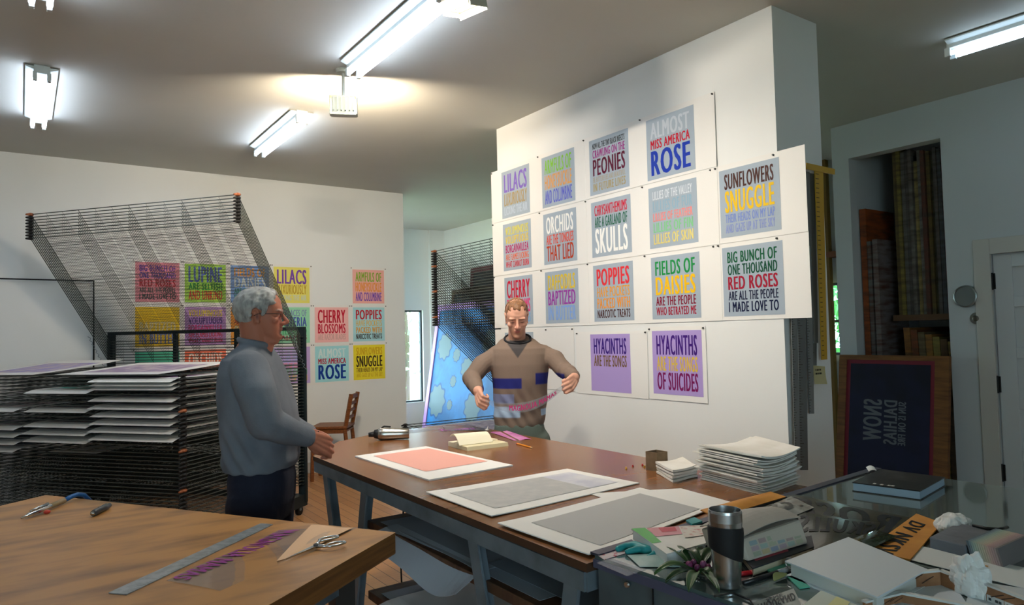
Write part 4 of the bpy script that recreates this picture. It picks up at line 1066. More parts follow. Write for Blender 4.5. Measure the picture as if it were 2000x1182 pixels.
def sheet_obj(fn, nu, nv, m, name, label, cat, group=None, th=.0009):
    q = MB(); q.sheet(fn, nu, nv, m, th); return tag(q.build(name, smooth=False), label, cat, group)
GP = mat('#A9B0B8', .7); GP2 = mat('#8E979F', .7)
def droopy(x0, x1, y0, y1, z, edge, amt, wav=.01):
    def fn(s, t):
        x = x0+(x1-x0)*s; y = y0+(y1-y0)*t
        over = max(0, edge-x)
        return (x+over*.25, y, z-amt*over*(1+.8*math.sin(t*PI*1.3))*3-wav*over*10*math.sin(9*t))
    return fn
for z0, k in ((.7705, 'upper'), (.4755, 'lower')):
    sheet_obj(droopy(1.235, 2.1, 1.65, 2.75, z0+.003, 1.22, .2, .0), 4, 8, GP, 'drawing_sheet', 'grey paper sheet lying flat on the %s shelf under the long table' % k, 'paper', 'sheets on the shelves under the long table')
    sheet_obj(droopy(1.10, 2.0, 1.96, 2.66, z0+.008, 1.235, .13), 16, 20, PAPER if k == 'lower' else GP, 'drawing_sheet', 'large paper sheet with a drooping edge on the %s shelf under the long table' % k, 'paper', 'sheets on the shelves under the long table')
    sheet_obj(droopy(1.28, 2.1, 1.50, 2.0, z0+.013, 1.25, .2), 4, 4, GP2, 'drawing_sheet', 'small dark grey sheet at the near end of the %s shelf under the long table' % k, 'paper', 'sheets on the shelves under the long table')
q = MB(); q.box((1.25, 1.5, .4755+.018), (1.7, 1.66, .4755+.05), mat('#2E3A56', .5)); q.box((1.26, 1.51, .4755+.02), (1.7, 1.655, .4755+.045), PAPER)
tag(q.build('dark_blue_folder'), 'dark blue folder on the lower shelf between the two near legs of the long table', 'folder')
q = MB(); q.tube([(1.55+.10*math.cos(t), 3.3+.13*math.sin(t), .012+.5*(t > 6.9)*(t-6.9)*.0) for t in [i*.25 for i in range(34)]], .005, BLACK, 6)
q.tube([(1.60, 3.25, .012), (1.45, 3.0, .35), (1.42, 2.95, .62), (1.5, 3.02, .90)], .004, BLACK, 6)
tag(q.build('power_cable'), 'thin black cable hanging beneath the far end of the long table', 'cable')

# --- prints on the long table
def quad_print(c, z, label, block=None, blockm=None, m=PAPER, th=.004, name='print_sheet', curl=0, group='flat prints on the long table'):
    """c: four pixel corners of the sheet on height z; block: (s0,s1,t0,t1) inside"""
    P = [at(*p, z=z) for p in c]
    f = lambda s, t: P[0].lerp(P[1], s).lerp(P[3].lerp(P[2], s), t)+VU*(curl*(max(0, .3-s)**2+max(0, t-.8)**2*.6))
    q = MB(); q.sheet(lambda s, t: f(s, t)+VU*th/2, 8, 8, m, th)
    if block:
        for (s0, s1, t0, t1), bm in zip(block, blockm):
            g = lambda s, t: f(s0+(s1-s0)*s, t0+(t1-t0)*t)+VU*(th+.0012)
            k = 6; vs = [g(i/k, j/k) for i in range(k+1) for j in range(k+1)]
            q.add(vs, [(i*(k+1)+j, (i+1)*(k+1)+j, (i+1)*(k+1)+j+1, i*(k+1)+j+1) for i in range(k) for j in range(k)], bm)
    return tag(q.build(name), label, 'print', group)
quad_print([(693, 893), (832, 874), (1002, 911), (838, 940)], TZ+.0005, 'white sheet printed with a salmon pink block on the long table', [(.16, .93, .10, .80)], [mat('#E9A898', .6)], th=.006)
SILK = mat('#A4A4A2', .6, noise=(1.2, '#AEB0B2', .45, .6))
quad_print([(832, 964), (1108, 917), (1249, 945), (960, 1012)], TZ+.0005, 'white sheet with a part grey, part white block in the middle of the long table', [(.09, .72, .16, .84), (.72, .93, .16, .84)], [mat('#B4B4B2', .55, noise=(30, '#C0BEBA', .4, .7)), mat('#D6D6DA', .5, noise=(12, '#C4C4D0', .4, .6))], th=.003, curl=.04)
quad_print([(1150, 965), (1330, 955), (1440, 985), (1290, 1010)], TZ+.0003, 'bare white sheet half covered by the sheet with the plain grey block', None, None, th=.002)
quad_print([(972, 1026), (1250, 954), (1400, 992), (1150, 1089)], TZ+.003, 'white sheet with a plain grey block nearest to the glass table', [(.12, .90, .17, .93)], [mat('#B0B0AE', .6)], th=.003, curl=.05)
# open book
bc = [at(897, 870, z=TZ), at(990, 872, z=TZ)]
B0, B1 = at(912, 881, z=TZ), at(992, 871, z=TZ); 
e = thing('open_book', tuple((B0+B1)/2), 'open book with a page lifted, lying on the long table by the pink film', 'book')
ax = (B1-B0).normalized(); ay = VU.cross(ax).normalized()
q = MB(); q.hexa([B0-ay*.006, B1-ay*.006, B1+ay*.115, B0+ay*.115]+[p+VU*.018 for p in (B0, B1, B1+ay*.11, B0+ay*.11)], mat('#D9CDA8', .7)); q.build('page_block', e)
q = MB(); q.hexa([p+VU*h for h in (0, .022) for p in (B0+ay*.10, B1+ay*.10, B1+ay*.20, B0+ay*.20)], mat('#E2D8BA', .7)); q.build('page_block', e)
q = MB(); q.sheet(lambda s, t: (B0-ax*.012).lerp(B1-ax*.055, s)+ay*(.055+.10*t-.0*s)+VU*(.020+.030*math.sin(PI*min(1, t*1.0))*(1-.2*s)+.035*t), 10, 10, mat('#EEE6CC', .7), .003); q.build('lifted_page', e)
# pencil
pa, pb = at(1011, 867, z=TZ+.004), at(1040, 875, z=TZ+.004)
e = thing('pencil', tuple(pa), 'yellow orange pencil on the long table right of the open book', 'pencil')
q = MB(); q.tube([pa, pa.lerp(pb, .88)], .0042, mat('#E08A1E', .4), 6); q.build('shaft', e)
q = MB(); q.tube([pa.lerp(pb, .88), pb], [.0042, .0008], mat('#D9B48A', .6), 6); q.build('tip', e)
q = MB(); q.tube([pa-(pb-pa)*.07, pa], .0042, mat('#B05048', .6), 6); q.build('eraser', e)
# pink lettered films
FILMP = mat('#C468A8', .35, noise=(14, '#D890C0', .4, .6)); FILMC = CLR
def film_quad(c, z, m, label, texts=(), name='film_strip', th=.0008, flip=False, group='lettered films on the tables'):
    P = [at(*p, z=z) for p in c]; f = lambda s, t: P[0].lerp(P[1], s).lerp(P[3].lerp(P[2], s), t)
    q = MB(); q.sheet(lambda s, t: f(s, t)+VU*(.0008+.002*math.sin(7*s+3*t)), 10, 6, m, th)
    for tx, s0, s1, t0, t1, tm, rot in texts:
        k0 = len(q.v); q.text(tx, (0, 0, 0), (1, 0, 0), (0, 1, 0), 1, 1, tm)
        for i in range(k0, len(q.v)):
            x, y, dz = q.v[i]
            if rot == 180: x, y = 1-x, 1-y
            if rot == 'm': x, y = 1-x, y
            if rot == 'u': y = 1-y
            s, t = s0+(s1-s0)*x, t1+(t0-t1)*y
            q.v[i] = tuple(f(s, t)+VU*(.0024+dz+.002*math.sin(7*s+3*t)))
    return tag(q.build(name), label, 'film', group)
film_quad([(958, 845), (990, 842), (1038, 858), (1004, 861)], TZ+.0005, FILMP, 'bright pink film strip at the far edge of the long table, beside the open book')
film_quad([(790, 838), (925, 836), (935, 841), (795, 846)], TZ+.0005, CLR, 'clear film strip with mauve lettering at the far end of the long table', [('MAMAS ARE', .48, .98, .2, .85, mat('#B060A8', .5), 180)])
film_quad([(865, 833), (958, 838), (955, 842), (870, 841)], TZ+.001, mat('#7A6A62', .3), 'smoky film scrap beside the clear strip at the far end of the long table', [])
# steel flask lying on its side
fa, fb = at(738, 848, z=TZ+.034), at(799, 847, z=TZ+.03)
e = thing('travel_flask', tuple(fa), 'steel travel flask lying on its side at the far end of the long table', 'flask')
d = (fb-fa).normalized(); L_ = (fb-fa).length
q = MB(); q.tube([fa+d*L_*t for t in (0, .03, .12, .2, .3, .7, .97, 1.0)], [.024, .031, .034, .035, .034, .030, .028, .025], mat('#B4B0A8', .25, .95), 24); q.build('flask_body', e, smooth=True)
q = MB(); q.tube([fa-d*.02, fa-d*.0, fa+d*.008], [.022, .027, .027], BLACK, 20); q.tube([fa-d*.05-VU*.004, fa-d*.015], [.012, .016], BLACK, 12); q.build('flask_lid', e, smooth=True)
q = MB(); q.tube([fa+d*.02+VU*.034, fa+d*.035+VU*.042, fa+d*.07+VU*.038], .004, BLACK, 8); q.build('carry_loop', e, smooth=True)
# scrap of paper clip on the table
q = MB(); c = at(951, 842, z=TZ); q.ell(c+VU*.006, (.012, .008, .006), PAPER); q.tube([c+VU*.008, c+VU*.03+VR*.008], [.004, .001], PAPER, 6); tag(q.build('paper_scrap'), 'tiny curl of white paper at the far edge of the long table', 'scrap')
# push pins lying about
for (px, py, cc, cn, where) in [(1223, 916, '#D8A82A', 'yellow', 'nearest to the grey and white print'), (1236, 912, '#B81E1E', 'red', 'lying beside the lone yellow one'), (1255, 910, '#C81E1E', 'red', 'farthest from the cardboard box in the cluster'), (1259, 913, '#D8A020', 'yellow', 'in the cluster by the cardboard box'), (1264, 912, '#7A1A1E', 'dark red', 'in the cluster by the cardboard box'), (1270, 912, '#B01818', 'red', 'touching the cardboard box')]:
    c = at(px, py, z=TZ); q = MB(); q.lathe([(.005, 0), (.005, .002), (.003, .003), (.0028, .005), (.0042, .006), (.0042, .0075)], c, mat(cc, .35), 12)
    tag(q.build('push_pin', smooth=True), '%s plastic push pin on the long table, %s' % (cn, where), 'push pin', 'push pins on the long table')
# cardboard box
c0, c1, c2 = at(1275, 921, z=TZ), at(1302, 916, z=TZ), at(1309, 912, z=TZ)
KR = mat('#8E7458', .8, noise=(20, '#7C644A', .4, .6)); q = MB(); w, h, t = .062, .075, .004
cx0, cy0 = c0.x+.035, c0.y+.01
for a, b_ in (((-w/2, -w/2), (w/2, -w/2+t)), ((-w/2, w/2-t), (w/2, w/2)), ((-w/2, -w/2+t), (-w/2+t, w/2-t)), ((w/2-t, -w/2+t), (w/2, w/2-t))): q.box((cx0+a[0], cy0+a[1], TZ), (cx0+b_[0], cy0+b_[1], TZ+h), KR)
q.box((cx0-w/2+t, cy0-w/2+t, TZ), (cx0+w/2-t, cy0+w/2-t, TZ+.004), KR)
tag(q.build('cardboard_box'), 'small open brown cardboard box on the long table next to the folded white cloths', 'box')
# stacks of white paper and cloth
def stack(c, z, h, n, name, label, cat, m, jit, sag=0, kind=None, seed=1):
    rnd = random.Random(seed); P = [at(*p, z=z) for p in c]; q = MB(); th = h/n
    cen = sum(P, Vector())/4
    for i in range(n):
        dx, dy, a = rnd.uniform(-jit, jit), rnd.uniform(-jit, jit), rnd.uniform(-.05, .05)*jit*60
        R = Matrix.Rotation(a, 3, 'Z'); Q = [cen+R @ (p-cen)*rnd.uniform(.95, 1.03)+Vector((dx, dy, 0)) for p in P]
        ph = rnd.uniform(0, 6); z0 = th*i+th*.5
        q.sheet(lambda s, t: Q[0].lerp(Q[1], s).lerp(Q[3].lerp(Q[2], s), t)+VU*(z0+sag*(i/n)*(s-.5)**2*2+.15*th*math.sin(6*s+ph)*math.sin(5*t+ph)), 8, 8, m, th*.72)
    o = q.build(name); tag(o, label, cat, None, kind); return o
TISS = mat('#F0ECE4', .8, noise=(8, '#E6E1D6', .4, .6))
stack([(1362, 935), (1470, 915), (1558, 943), (1488, 966)], TZ, .118, 19, 'tissue_stack', 'tall untidy stack of white tissue paper on the long table before the wall', 'paper stack', TISS, .015, .03, 'stuff', 4)
stack([(1282, 925), (1335, 915), (1363, 932), (1315, 943)], TZ, .045, 4, 'folded_cloths', 'small pile of folded white cloths beside the tall paper stack', 'cloths', TISS, .006, .01, 'stuff', 9)

# ------------------------------------------------------------------ wooden bench table in front
BZ = .95
PLY = mat('#B28046', .42, noise=(3.2, '#6E4C30', .45, .75, (1, 3.5, 1)), bump=(30, .08, .002))
C_, Lf = at(773, 1040, z=BZ), at(90, 967, z=BZ)
u1 = (Lf-C_).normalized(); v1 = Vector((u1.y, -u1.x, 0));
if v1.dot(-VF) < 0: v1 = -v1
Rn = at(525, 1182, z=BZ); v1 = (Rn-C_).normalized()
Lu = (Lf-C_).length
e = thing('work_bench', tuple(C_), 'heavy wooden topped work bench in the left foreground with scissors and a steel rule', 'table')
PB = [C_, Lf, Lf+v1*1.35, C_+v1*1.35]
q = MB(); q.prism([(p.x, p.y) for p in PB[::-1]], BZ-.065, BZ, mat('#6E4420', .5, noise=(4, '#8A5A2C', .35, .65, (1, 1, 22))), PLY); q.build('tabletop', e, bevel=.004)
q = MB()
I = [p.lerp(sum(PB, Vector())/4, .16) for p in PB]
for a, b_ in zip(I, I[1:]+I[:1]): q.bar(a-VU*.11, b_-VU*.11, .025, .09, STEEL)
q.build('apron', e)
for p in I:
    q = MB(); q.box((p.x-.03, p.y-.03, 0), (p.x+.03, p.y+.03, BZ-.065), mat('#2E2A26', .5)); q.build('leg', e)
# steel rule
SR = mat('#A6ACAE', .35, .5, noise=(40, '#8E9496', .4, .6, (1, 1, 1)))
Q = [at(212, 1160, z=BZ), at(248, 1163, z=BZ), at(533, 1026, z=BZ), at(509, 1024, z=BZ)]
q = MB(); q.hexa([p+VU*.0005 for p in Q]+[p+VU*.003 for p in Q], SR)
for i in range(1, 60):
    a, b_ = Q[1].lerp(Q[2], i/60), Q[0].lerp(Q[3], i/60); L = .35 if i % 5 == 0 else .18
    w = (Q[2]-Q[1])*.0012
    q.add([a+VU*.0036, a+w+VU*.0036, a+w+(b_-a)*L+VU*.0036, a+(b_-a)*L+VU*.0036], [(0, 1, 2, 3)], mat('#3A3E40', .5))
tag(q.build('steel_rule'), 'long steel rule lying across the wooden bench', 'ruler')
# lettered film with purple print and backing
film_quad([(325, 1135), (545, 1037), (700, 1030), (430, 1155)], BZ+.0002, CLR, 'clear film with purple upside-down lettering between the steel rule and the scissors', [('MAGNOLIA MAMAS', .03, .97, .02, .30, mat('#8E2A86', .5), 180)])
film_quad([(608, 1026), (690, 1032), (612, 1070), (540, 1097)], BZ+.0035, mat('#D9B088', .6), 'pale backing paper under the scissors on the wooden bench', [], name='backing_paper', group=None)
# scissors
e = thing('scissors', tuple(at(620, 1070, z=BZ)), 'chromed scissors lying open-handled on the wooden bench', 'scissors')
CH = mat('#BFC3C6', .18, 1)
piv = at(617, 1067, z=BZ+.009)
q = MB(); tp = at(559, 1093, z=BZ+.006); q.add([], [], CH)
for s in (-1, 1):
    n_ = (tp-piv).normalized().cross(VU)*.008*s
    q.hexa([piv-n_*.3, piv+n_, tp+n_*.05, tp-n_*.02]+[p+VU*.003 for p in (piv-n_*.3, piv+n_, tp+n_*.05, tp-n_*.02)], CH); q.build('blade', e); q = MB()
for c, tl in (((642, 1052), (0, 0)), ((656, 1063), (0, 0))):
    cc = at(*c, z=BZ+.012); q = MB()
    A = (at(c[0]+18, c[1]-4, z=BZ)-at(*c, z=BZ)); B_ = VU.cross(A.normalized())*.014
    q.tube([cc+A*math.cos(t)+B_*math.sin(t)*(1+.2*math.sin(t)) for t in [2*PI*i/24 for i in range(25)]], .0034, CH, 8); q.tube([piv, cc-A*.95], [.006, .004], CH, 8); q.build('handle_ring', e, smooth=True)
q = MB(); q.lathe([(.007, 0), (.007, .006), (.003, .008)], piv, mat('#2A2A2A', .4), 14); q.build('pivot_screw', e)
# folding knife
ka, kb = at(181, 1003, z=BZ+.012), at(214, 987, z=BZ+.012)
e = thing('pocket_knife', tuple(ka), 'short dark pocket knife lying alone on the wooden bench', 'knife')
q = MB(); q.tube([ka, ka.lerp(kb, .15), ka.lerp(kb, .6), kb], [.009, .0115, .0115, .008], mat('#4A4E50', .4, .4), 12); q.build('handle', e, smooth=True)
q = MB(); q.tube([ka-(kb-ka)*.03, ka+(kb-ka)*.12], [.007, .010], CHROME, 12); q.build('bolster', e, smooth=True)
q = MB(); q.bar(ka.lerp(kb, .3)+VU*.011, ka.lerp(kb, .8)+VU*.011, .004, .002, CHROME); q.build('blade_spine', e)
# airbrush with its blue hose
a0, a1 = at(42, 1012, z=BZ+.012), at(125, 978, z=BZ+.014)
e = thing('air_brush', tuple(a0), 'small metal air tool with a red trigger and blue hose on the wooden bench', 'tool')
q = MB(); q.tube([a0, a0.lerp(a1, .12), a0.lerp(a1, .15), a0.lerp(a1, .65), a0.lerp(a1, .7)], [.003, .004, .008, .009, .006], CHROME, 14); q.tube([a0.lerp(a1, .2)+VU*.011, a0.lerp(a1, .6)+VU*.013], [.004, .005], CHROME, 8); q.build('metal_body', e, smooth=True)
q = MB(); q.tube([a0.lerp(a1, .66), a0.lerp(a1, 1.0)], [.009, .010], mat('#8E7A58', .5), 12); q.build('grip', e, smooth=True)
q = MB(); r0 = at(92, 1000, z=BZ+.006); q.ell(r0, (.011, .009, .007), mat('#C03A28', .4)); q.build('trigger', e, smooth=True)
q = MB(); q.tube([a1, at(140, 970, z=BZ+.02), at(152, 966, z=BZ+.02), at(164, 967, z=BZ+.012), at(164, 967, z=BZ+.012)+VF*.05-VU*.05+VR*.01, at(164, 967, z=BZ)+VF*.08-VU*.28+VR*.02], .0085, mat('#1E5A94', .45), 10); q.build('hose', e, smooth=True)

# ------------------------------------------------------------------ wooden chair by the back wall
cl = at(650, 829, d=7.72); e = thing('wooden_chair', (cl.x, cl.y, 0), 'low-backed brown wooden chair in front of the back wall', 'chair')
X = VR; Yv = VF; O = Vector((cl.x, cl.y, 0)); sz = cl.z; CW = OAK
def cb(a, b_, w, h, nm): q = MB(); q.bar(a, b_, w, h, CW); q.build(nm, e, bevel=.004)
q = MB(); s0 = .20
q.hexa([O+X*a+Yv*b_+VU*z for z in (sz-.03, sz) for a, b_ in ((-.20, -.19), (.20, -.19), (.20, .19), (-.20, .19))], CW); q.build('seat', e, bevel=.008)
for a in (-.17, .17):
    for b_ in (-.16, .16):
        if a < 0: cb(O+X*a+Yv*b_+VU*(sz-.03), O+X*(a-.02)+Yv*b_, .035, .035, 'leg')
        else: cb(O+X*(a+.075)+Yv*b_+VU*(sz+.34), O+X*(a+.005)+Yv*b_+VU*(sz-.03), .04, .03, 'back_post'); cb(O+X*a+Yv*b_+VU*(sz-.03), O+X*(a+.06)+Yv*b_, .035, .035, 'leg')
for k, t in enumerate((.08, .16, .235, .31)):
    p = O+X*(.175+.07*(t+.03)/.37)+VU*(sz+t); cb(p-Yv*.16, p+Yv*.16, .018, .035 if k < 3 else .05, 'back_slat')
for b_ in (-.16, .16): cb(O-X*.17+Yv*b_+VU*(sz-.055), O+X*.17+Yv*b_+VU*(sz-.055), .02, .05, 'apron')
for a in (-.17, .17): cb(O+X*a-Yv*.16+VU*(sz-.055), O+X*a+Yv*.16+VU*(sz-.055), .05, .02, 'apron')
for b_ in (-.16, .16): cb(O-X*.18+Yv*b_+VU*.18, O+X*.2+Yv*b_+VU*.18, .02, .025, 'stretcher')
# ------------------------------------------------------------------ glass-topped table at the right
GZ = 1.0
GTOP = mat('#5C6866', .07, spec=.6, coat=.6)
GP4 = [(1.158, 1.318), (2.68, 1.41), (2.70, .32), (1.20, .24)]
e = thing('glass_table', (1.93, .85, 0), 'grey steel table with a cluttered dark glass top in the right foreground', 'table')
def inset(k): 
    c = Vector((1.93, .83)); return [tuple(Vector(p)+(c-Vector(p)).normalized()*k) for p in GP4]
CAB = mat('#5A666A', .45, .25, noise=(6, '#4E595D', .4, .6))
q = MB(); q.prism(GP4[::-1], GZ-.012, GZ, mat('#4A5A58', .12), GTOP); q.build('glass_top', e, bevel=.001)
q = MB(); q.prism(inset(.008)[::-1], GZ-.13, GZ-.0125, CAB); q.build('apron', e)
RAILM = mat('#3E3E4C', .4, .3); q = MB()
for a, b_ in ((GP4[0], GP4[1]),): q.bar((*a, GZ+.002), (*b_, GZ+.002), .03, .006, RAILM)
q.bar((*GP4[0], GZ-.018), (*GP4[3], GZ-.018), .012, .02, mat('#5A5E78', .35, .4)); q.build('edge_strip', e)
for p in inset(.05):
    q = MB(); q.box((p[0]-.035, p[1]-.035, 0), (p[0]+.035, p[1]+.035, GZ-.13), CAB); q.build('leg', e, bevel=.003)
p = at(1229, 1141, x=1.165); q = MB(); q.lathe([(.004, 0), (.006, .004), (.008, .010), (.006, .014)], (0, 0, 0), CHROME, 14)
q.v = [tuple(Vector((1.168-v[2], p.y+v[0], p.z+v[1]))) for v in q.v]; q.build('drawer_knob', e, smooth=True)
q = MB(); s_ = Vector((1.163, 1.10, GZ-.115)); 
q.box((1.1615, 1.13, GZ-.125), (1.1655, 1.132, GZ-.02), BLACK); q.box((1.163, .96, GZ-.125), (1.168, .962, GZ-.02), BLACK); q.build('drawer_gap', e)
P = lambda px, py, h=0: at(px, py, z=GZ+h)
def flat(c, h, th, m, name, label, cat, group=None, bend=0, extra=None, texts=()):
    """thin thing lying on the glass: four pixel corners read at height h"""
    Q = [P(x, y, h) for x, y in c]; q = MB()
    f = lambda s, t: Q[0].lerp(Q[1], s).lerp(Q[3].lerp(Q[2], s), t)+VU*(th/2+bend*math.sin(PI*s)*math.sin(PI*t))
    q.sheet(f, 10, 10, m, th)
    for (s0, s1, t0, t1, bm) in (extra or ()):
        k = 6; g = lambda s, t: f(s0+(s1-s0)*s, t0+(t1-t0)*t)+VU*(th/2+.0008)
        vs = [g(i/k, j/k) for i in range(k+1) for j in range(k+1)]
        q.add(vs, [(i*(k+1)+j, (i+1)*(k+1)+j, (i+1)*(k+1)+j+1, i*(k+1)+j+1) for i in range(k) for j in range(k)], bm)
    for tx, s0, s1, t0, t1, tm, rot in texts:
        k0 = len(q.v); q.text(tx, (0, 0, 0), (1, 0, 0), (0, 1, 0), 1, 1, tm)
        for i in range(k0, len(q.v)):
            x, y, dz = q.v[i]
            if rot == 180: x, y = 1-x, 1-y
            if rot == 'm': x = 1-x
            if rot == 'u': y = 1-y
            q.v[i] = tuple(f(s0+(s1-s0)*x, t1+(t0-t1)*y)+VU*(th/2+.0009+dz))
    return tag(q.build(name), label, cat, group)
def book(c, h0, h, cover, pages, name, label, cat='book', spine=None, deco=None, ov=.004):
    """closed book: four pixel corners of its top face, read at its top height"""
    Q = [P(x, y, h0+h) for x, y in c]; cen = sum(Q, Vector())/4
    e = thing(name, (cen.x, cen.y, GZ+h0), label, cat)
    ins = [p+(cen-p).normalized()*ov for p in Q]
    def hx(pp, a, b_, m, nm):
        q = MB(); q.hexa([Vector((p.x, p.y, GZ+h0+a)) for p in pp]+[Vector((p.x, p.y, GZ+h0+b_)) for p in pp], m); return q.build(nm, e)
    # keep corner order counter-clockwise seen from above
    ar = sum(Q[i].x*Q[(i+1) % 4].y-Q[(i+1) % 4].x*Q[i].y for i in range(4))
    o = (lambda L: L) if ar > 0 else (lambda L: L[::-1])
    hx(o(Q), 0, .003, cover, 'cover'); hx(o(ins), .003, h-.003, pages, 'page_block'); 
    q = MB(); q.hexa([Vector((p.x, p.y, GZ+h0+h-.003)) for p in o(Q)]+[Vector((p.x, p.y, GZ+h0+h)) for p in o(Q)], cover)
    f = lambda s, t: Q[0].lerp(Q[1], s).lerp(Q[3].lerp(Q[2], s), t)
    for k, (s0, s1, t0, t1, m) in enumerate(deco or ()):
        e_ = VU*(.0006+.0005*k); q.add([f(s0, t0)+e_, f(s1, t0)+e_, f(s1, t1)+e_, f(s0, t1)+e_], [(0, 1, 2, 3)], m)
    q.build('cover', e)
    if spine is not None:
        a, b_ = Q[spine], Q[(spine+1) % 4]; q = MB(); nrm = (cen-(a+b_)/2).normalized()*.003
        q.hexa(o([Vector((p.x, p.y, GZ+h0)) for p in (a, b_, b_+nrm, a+nrm)])+o([Vector((p.x, p.y, GZ+h0+h)) for p in (a, b_, b_+nrm, a+nrm)]), cover); q.build('spine', e)
    return e, f
# tumbler
tb = P(1421, 1146); e = thing('travel_tumbler', tuple(tb), 'steel travel tumbler with a black rubber grip standing on the glass table', 'tumbler')
SS = mat('#A9ABAC', .26, 1); RUBB = mat('#0E0E10', .7)
q = MB(); q.lathe([(.0265, 0), (.0285, .004), (.0290, .02), (.0315, .07), (.0335, .10), (.0345, .128), (.0355, .140), (.0352, .158), (.0340, .163), (.0325, .163), (.0315, .150)], tb, SS, 48); q.build('cup', e, smooth=True)
q = MB(); n = 48; prof = []
ph = math.atan2(_r0.y, _r0.x)
vs = []
for j in range(7):
    for k in range(n):
        a = 2*PI*k/n; tilt = -math.cos(a-ph)*.014
        zb = .068+tilt; zt = .1265-.004*math.cos(a-ph-.9); z = zb+(zt-zb)*j/6
        r = .0315+(z-.07)*.055+.0022+(.0014 if 0 < j < 6 else 0); vs.append(tb+Vector((r*math.cos(a), r*math.sin(a), z)))
fs = [(j*n+k, j*n+(k+1) % n, (j+1)*n+(k+1) % n, (j+1)*n+k) for j in range(6) for k in range(n)]
q.add(vs, fs, RUBB); 
q.add([v for v in vs[:n]]+[tb+(v-tb)*1-Vector(((v-tb).x, (v-tb).y, 0))*.08 for v in vs[:n]], [(k, n+k, n+(k+1) % n, (k+1) % n) for k in range(n)], RUBB)
q.add([v for v in vs[-n:]]+[v-Vector(((v-tb).x, (v-tb).y, 0))*.08 for v in vs[-n:]], [(k, (k+1) % n, n+(k+1) % n, n+k) for k in range(n)], RUBB); q.build('rubber_grip', e, smooth=True)
q = MB(); q.lathe([(.0318, .138), (.0318, .150), (.029, .1505), (.027, .142), (.010, .141), (.008, .139)], tb, mat('#26282A', .3), 36); q.build('lid', e, smooth=True)
# glossy book with green cover corner, in a clear wrapper
IV = mat('#D8D6CE', .35); pk = mat('#D08A90', .4); gn = mat('#3FA83A', .35)
book([(1233, 1033), (1400, 1024), (1378, 1061), (1302, 1082)], .003, .030, IV, mat('#E2E2DE', .6), 'picture_book', 'thick book with a bright green cover corner in clear wrap beside the steel tumbler', deco=[(.0, .16, 0, .62, gn), (.17, .55, .02, .40, pk), (.30, .5, .05, .25, mat('#C03848', .4)), (.56, .95, .05, .6, mat('#CFC8BC', .4, noise=(60, '#B8564E', .5, .7)))])
# colour chip book and the books under it
e2, f2 = book([(1440, 1075), (1585, 1046), (1590, 1068), (1470, 1110)], .0, .020, mat('#2A2A30', .5), mat('#B8AC92', .7), 'reference_book', 'dark book lying beneath the colour chip book', deco=[(.1, .6, .55, .75, mat('#B04858', .5)), (.65, .8, .3, .6, mat('#5A9AC0', .5))])
Qa = [P(1450, 1058, .070), P(1545, 1018, .070), P(1574, 1036, .066), P(1482, 1062, .066)]
e = thing('colour_chip_book', tuple(P(1500, 1090)), 'thick bent paper catalogue with pastel colour chips along its edge behind the tumbler', 'catalogue')
b0, b1 = P(1462, 1098, .0215), P(1580, 1062, .0215); nb_ = VU.cross((b1-b0).normalized()); nb_ = nb_ if nb_.dot(VF) > 0 else -nb_
q = MB(); hgt = .045; dpt = .12
def cb_(s, t, w): return b0.lerp(b1, s)+nb_*(dpt*w)+VU*(hgt*t*(1+.35*math.sin(PI*s*.8))-0)+nb_*(.02*t)
q.hexa([cb_(0, 0, 0), cb_(1, 0, 0), cb_(1, 0, 1), cb_(0, 0, 1), cb_(0, 1, 0), cb_(1, 1, 0), cb_(1, 1, 1), cb_(0, 1, 1)], mat('#B6AC9E', .7)); q.v = [tuple(v) for v in q.v]; q.build('page_block', e, bevel=.006)
q = MB(); pal = ['#9CA08C', '#A8949A', '#8C9CA0', '#B0A07C', '#98A8A0', '#A08C88', '#8890A0', '#A8A890']
for i in range(6):
    for j in range(3):
        s0, s1 = .10+i*.14, .10+i*.14+.115; t0, t1 = .14+j*.25, .14+j*.25+.20
        lf = lambda s, t: (b0.lerp(b1, s)+nb_*(.02*t-.0016)+VU*(hgt*t))
        q.add([lf(s0, t0), lf(s1, t0), lf(s1, t1), lf(s0, t1)], [(0, 1, 2, 3)], mat(pal[(i*3+j) % 8], .6))
q.build('colour_chips', e)
q = MB(); q.sheet(lambda s, t: cb_(s, 1, t)+VU*(.004+.012*math.sin(PI*t)), 8, 8, mat('#9C978E', .5), .002); q.build('cover', e)
# films, envelopes
ENV = mat('#C88A34', .6, noise=(10, '#B87A2A', .4, .6)); BLK = mat('#0C0C0C', .4)
flat([(1368, 998), (1505, 962), (1535, 972), (1400, 1012)], .004, .003, ENV, 'envelope', 'ochre envelope at the back edge of the glass table behind the tumbler', 'envelope', 'ochre envelopes', bend=.012)
SM = mat('#8F8D86', .25, noise=(16, '#A9A79E', .4, .6)); DKF = mat('#4A4A3E', .2, spec=.5, noise=(14, '#38382F', .45, .6)); DKF2 = mat('#3C3D32', .2, spec=.5, noise=(9, '#2A2A22', .45, .6))
flat([(1440, 1016), (1545, 970), (1590, 992), (1475, 1040)], .012, .001, SM, 'film_sheet', 'pale grey film with grey lettering between the ochre envelope and the chip book', 'film', 'film sheets', bend=.02, texts=[('S 251', .08, .9, .15, .8, mat('#5E5C56', .4), 0)])
flat([(1530, 962), (1780, 1012), (1735, 1050), (1590, 1050)], .004, .001, DKF, 'film_sheet', 'dark film sheet nearest to the back rail of the glass table', 'film', 'film sheets', bend=.006, texts=[('ROSE', .05, .95, .1, .85, BLK, 'm')])
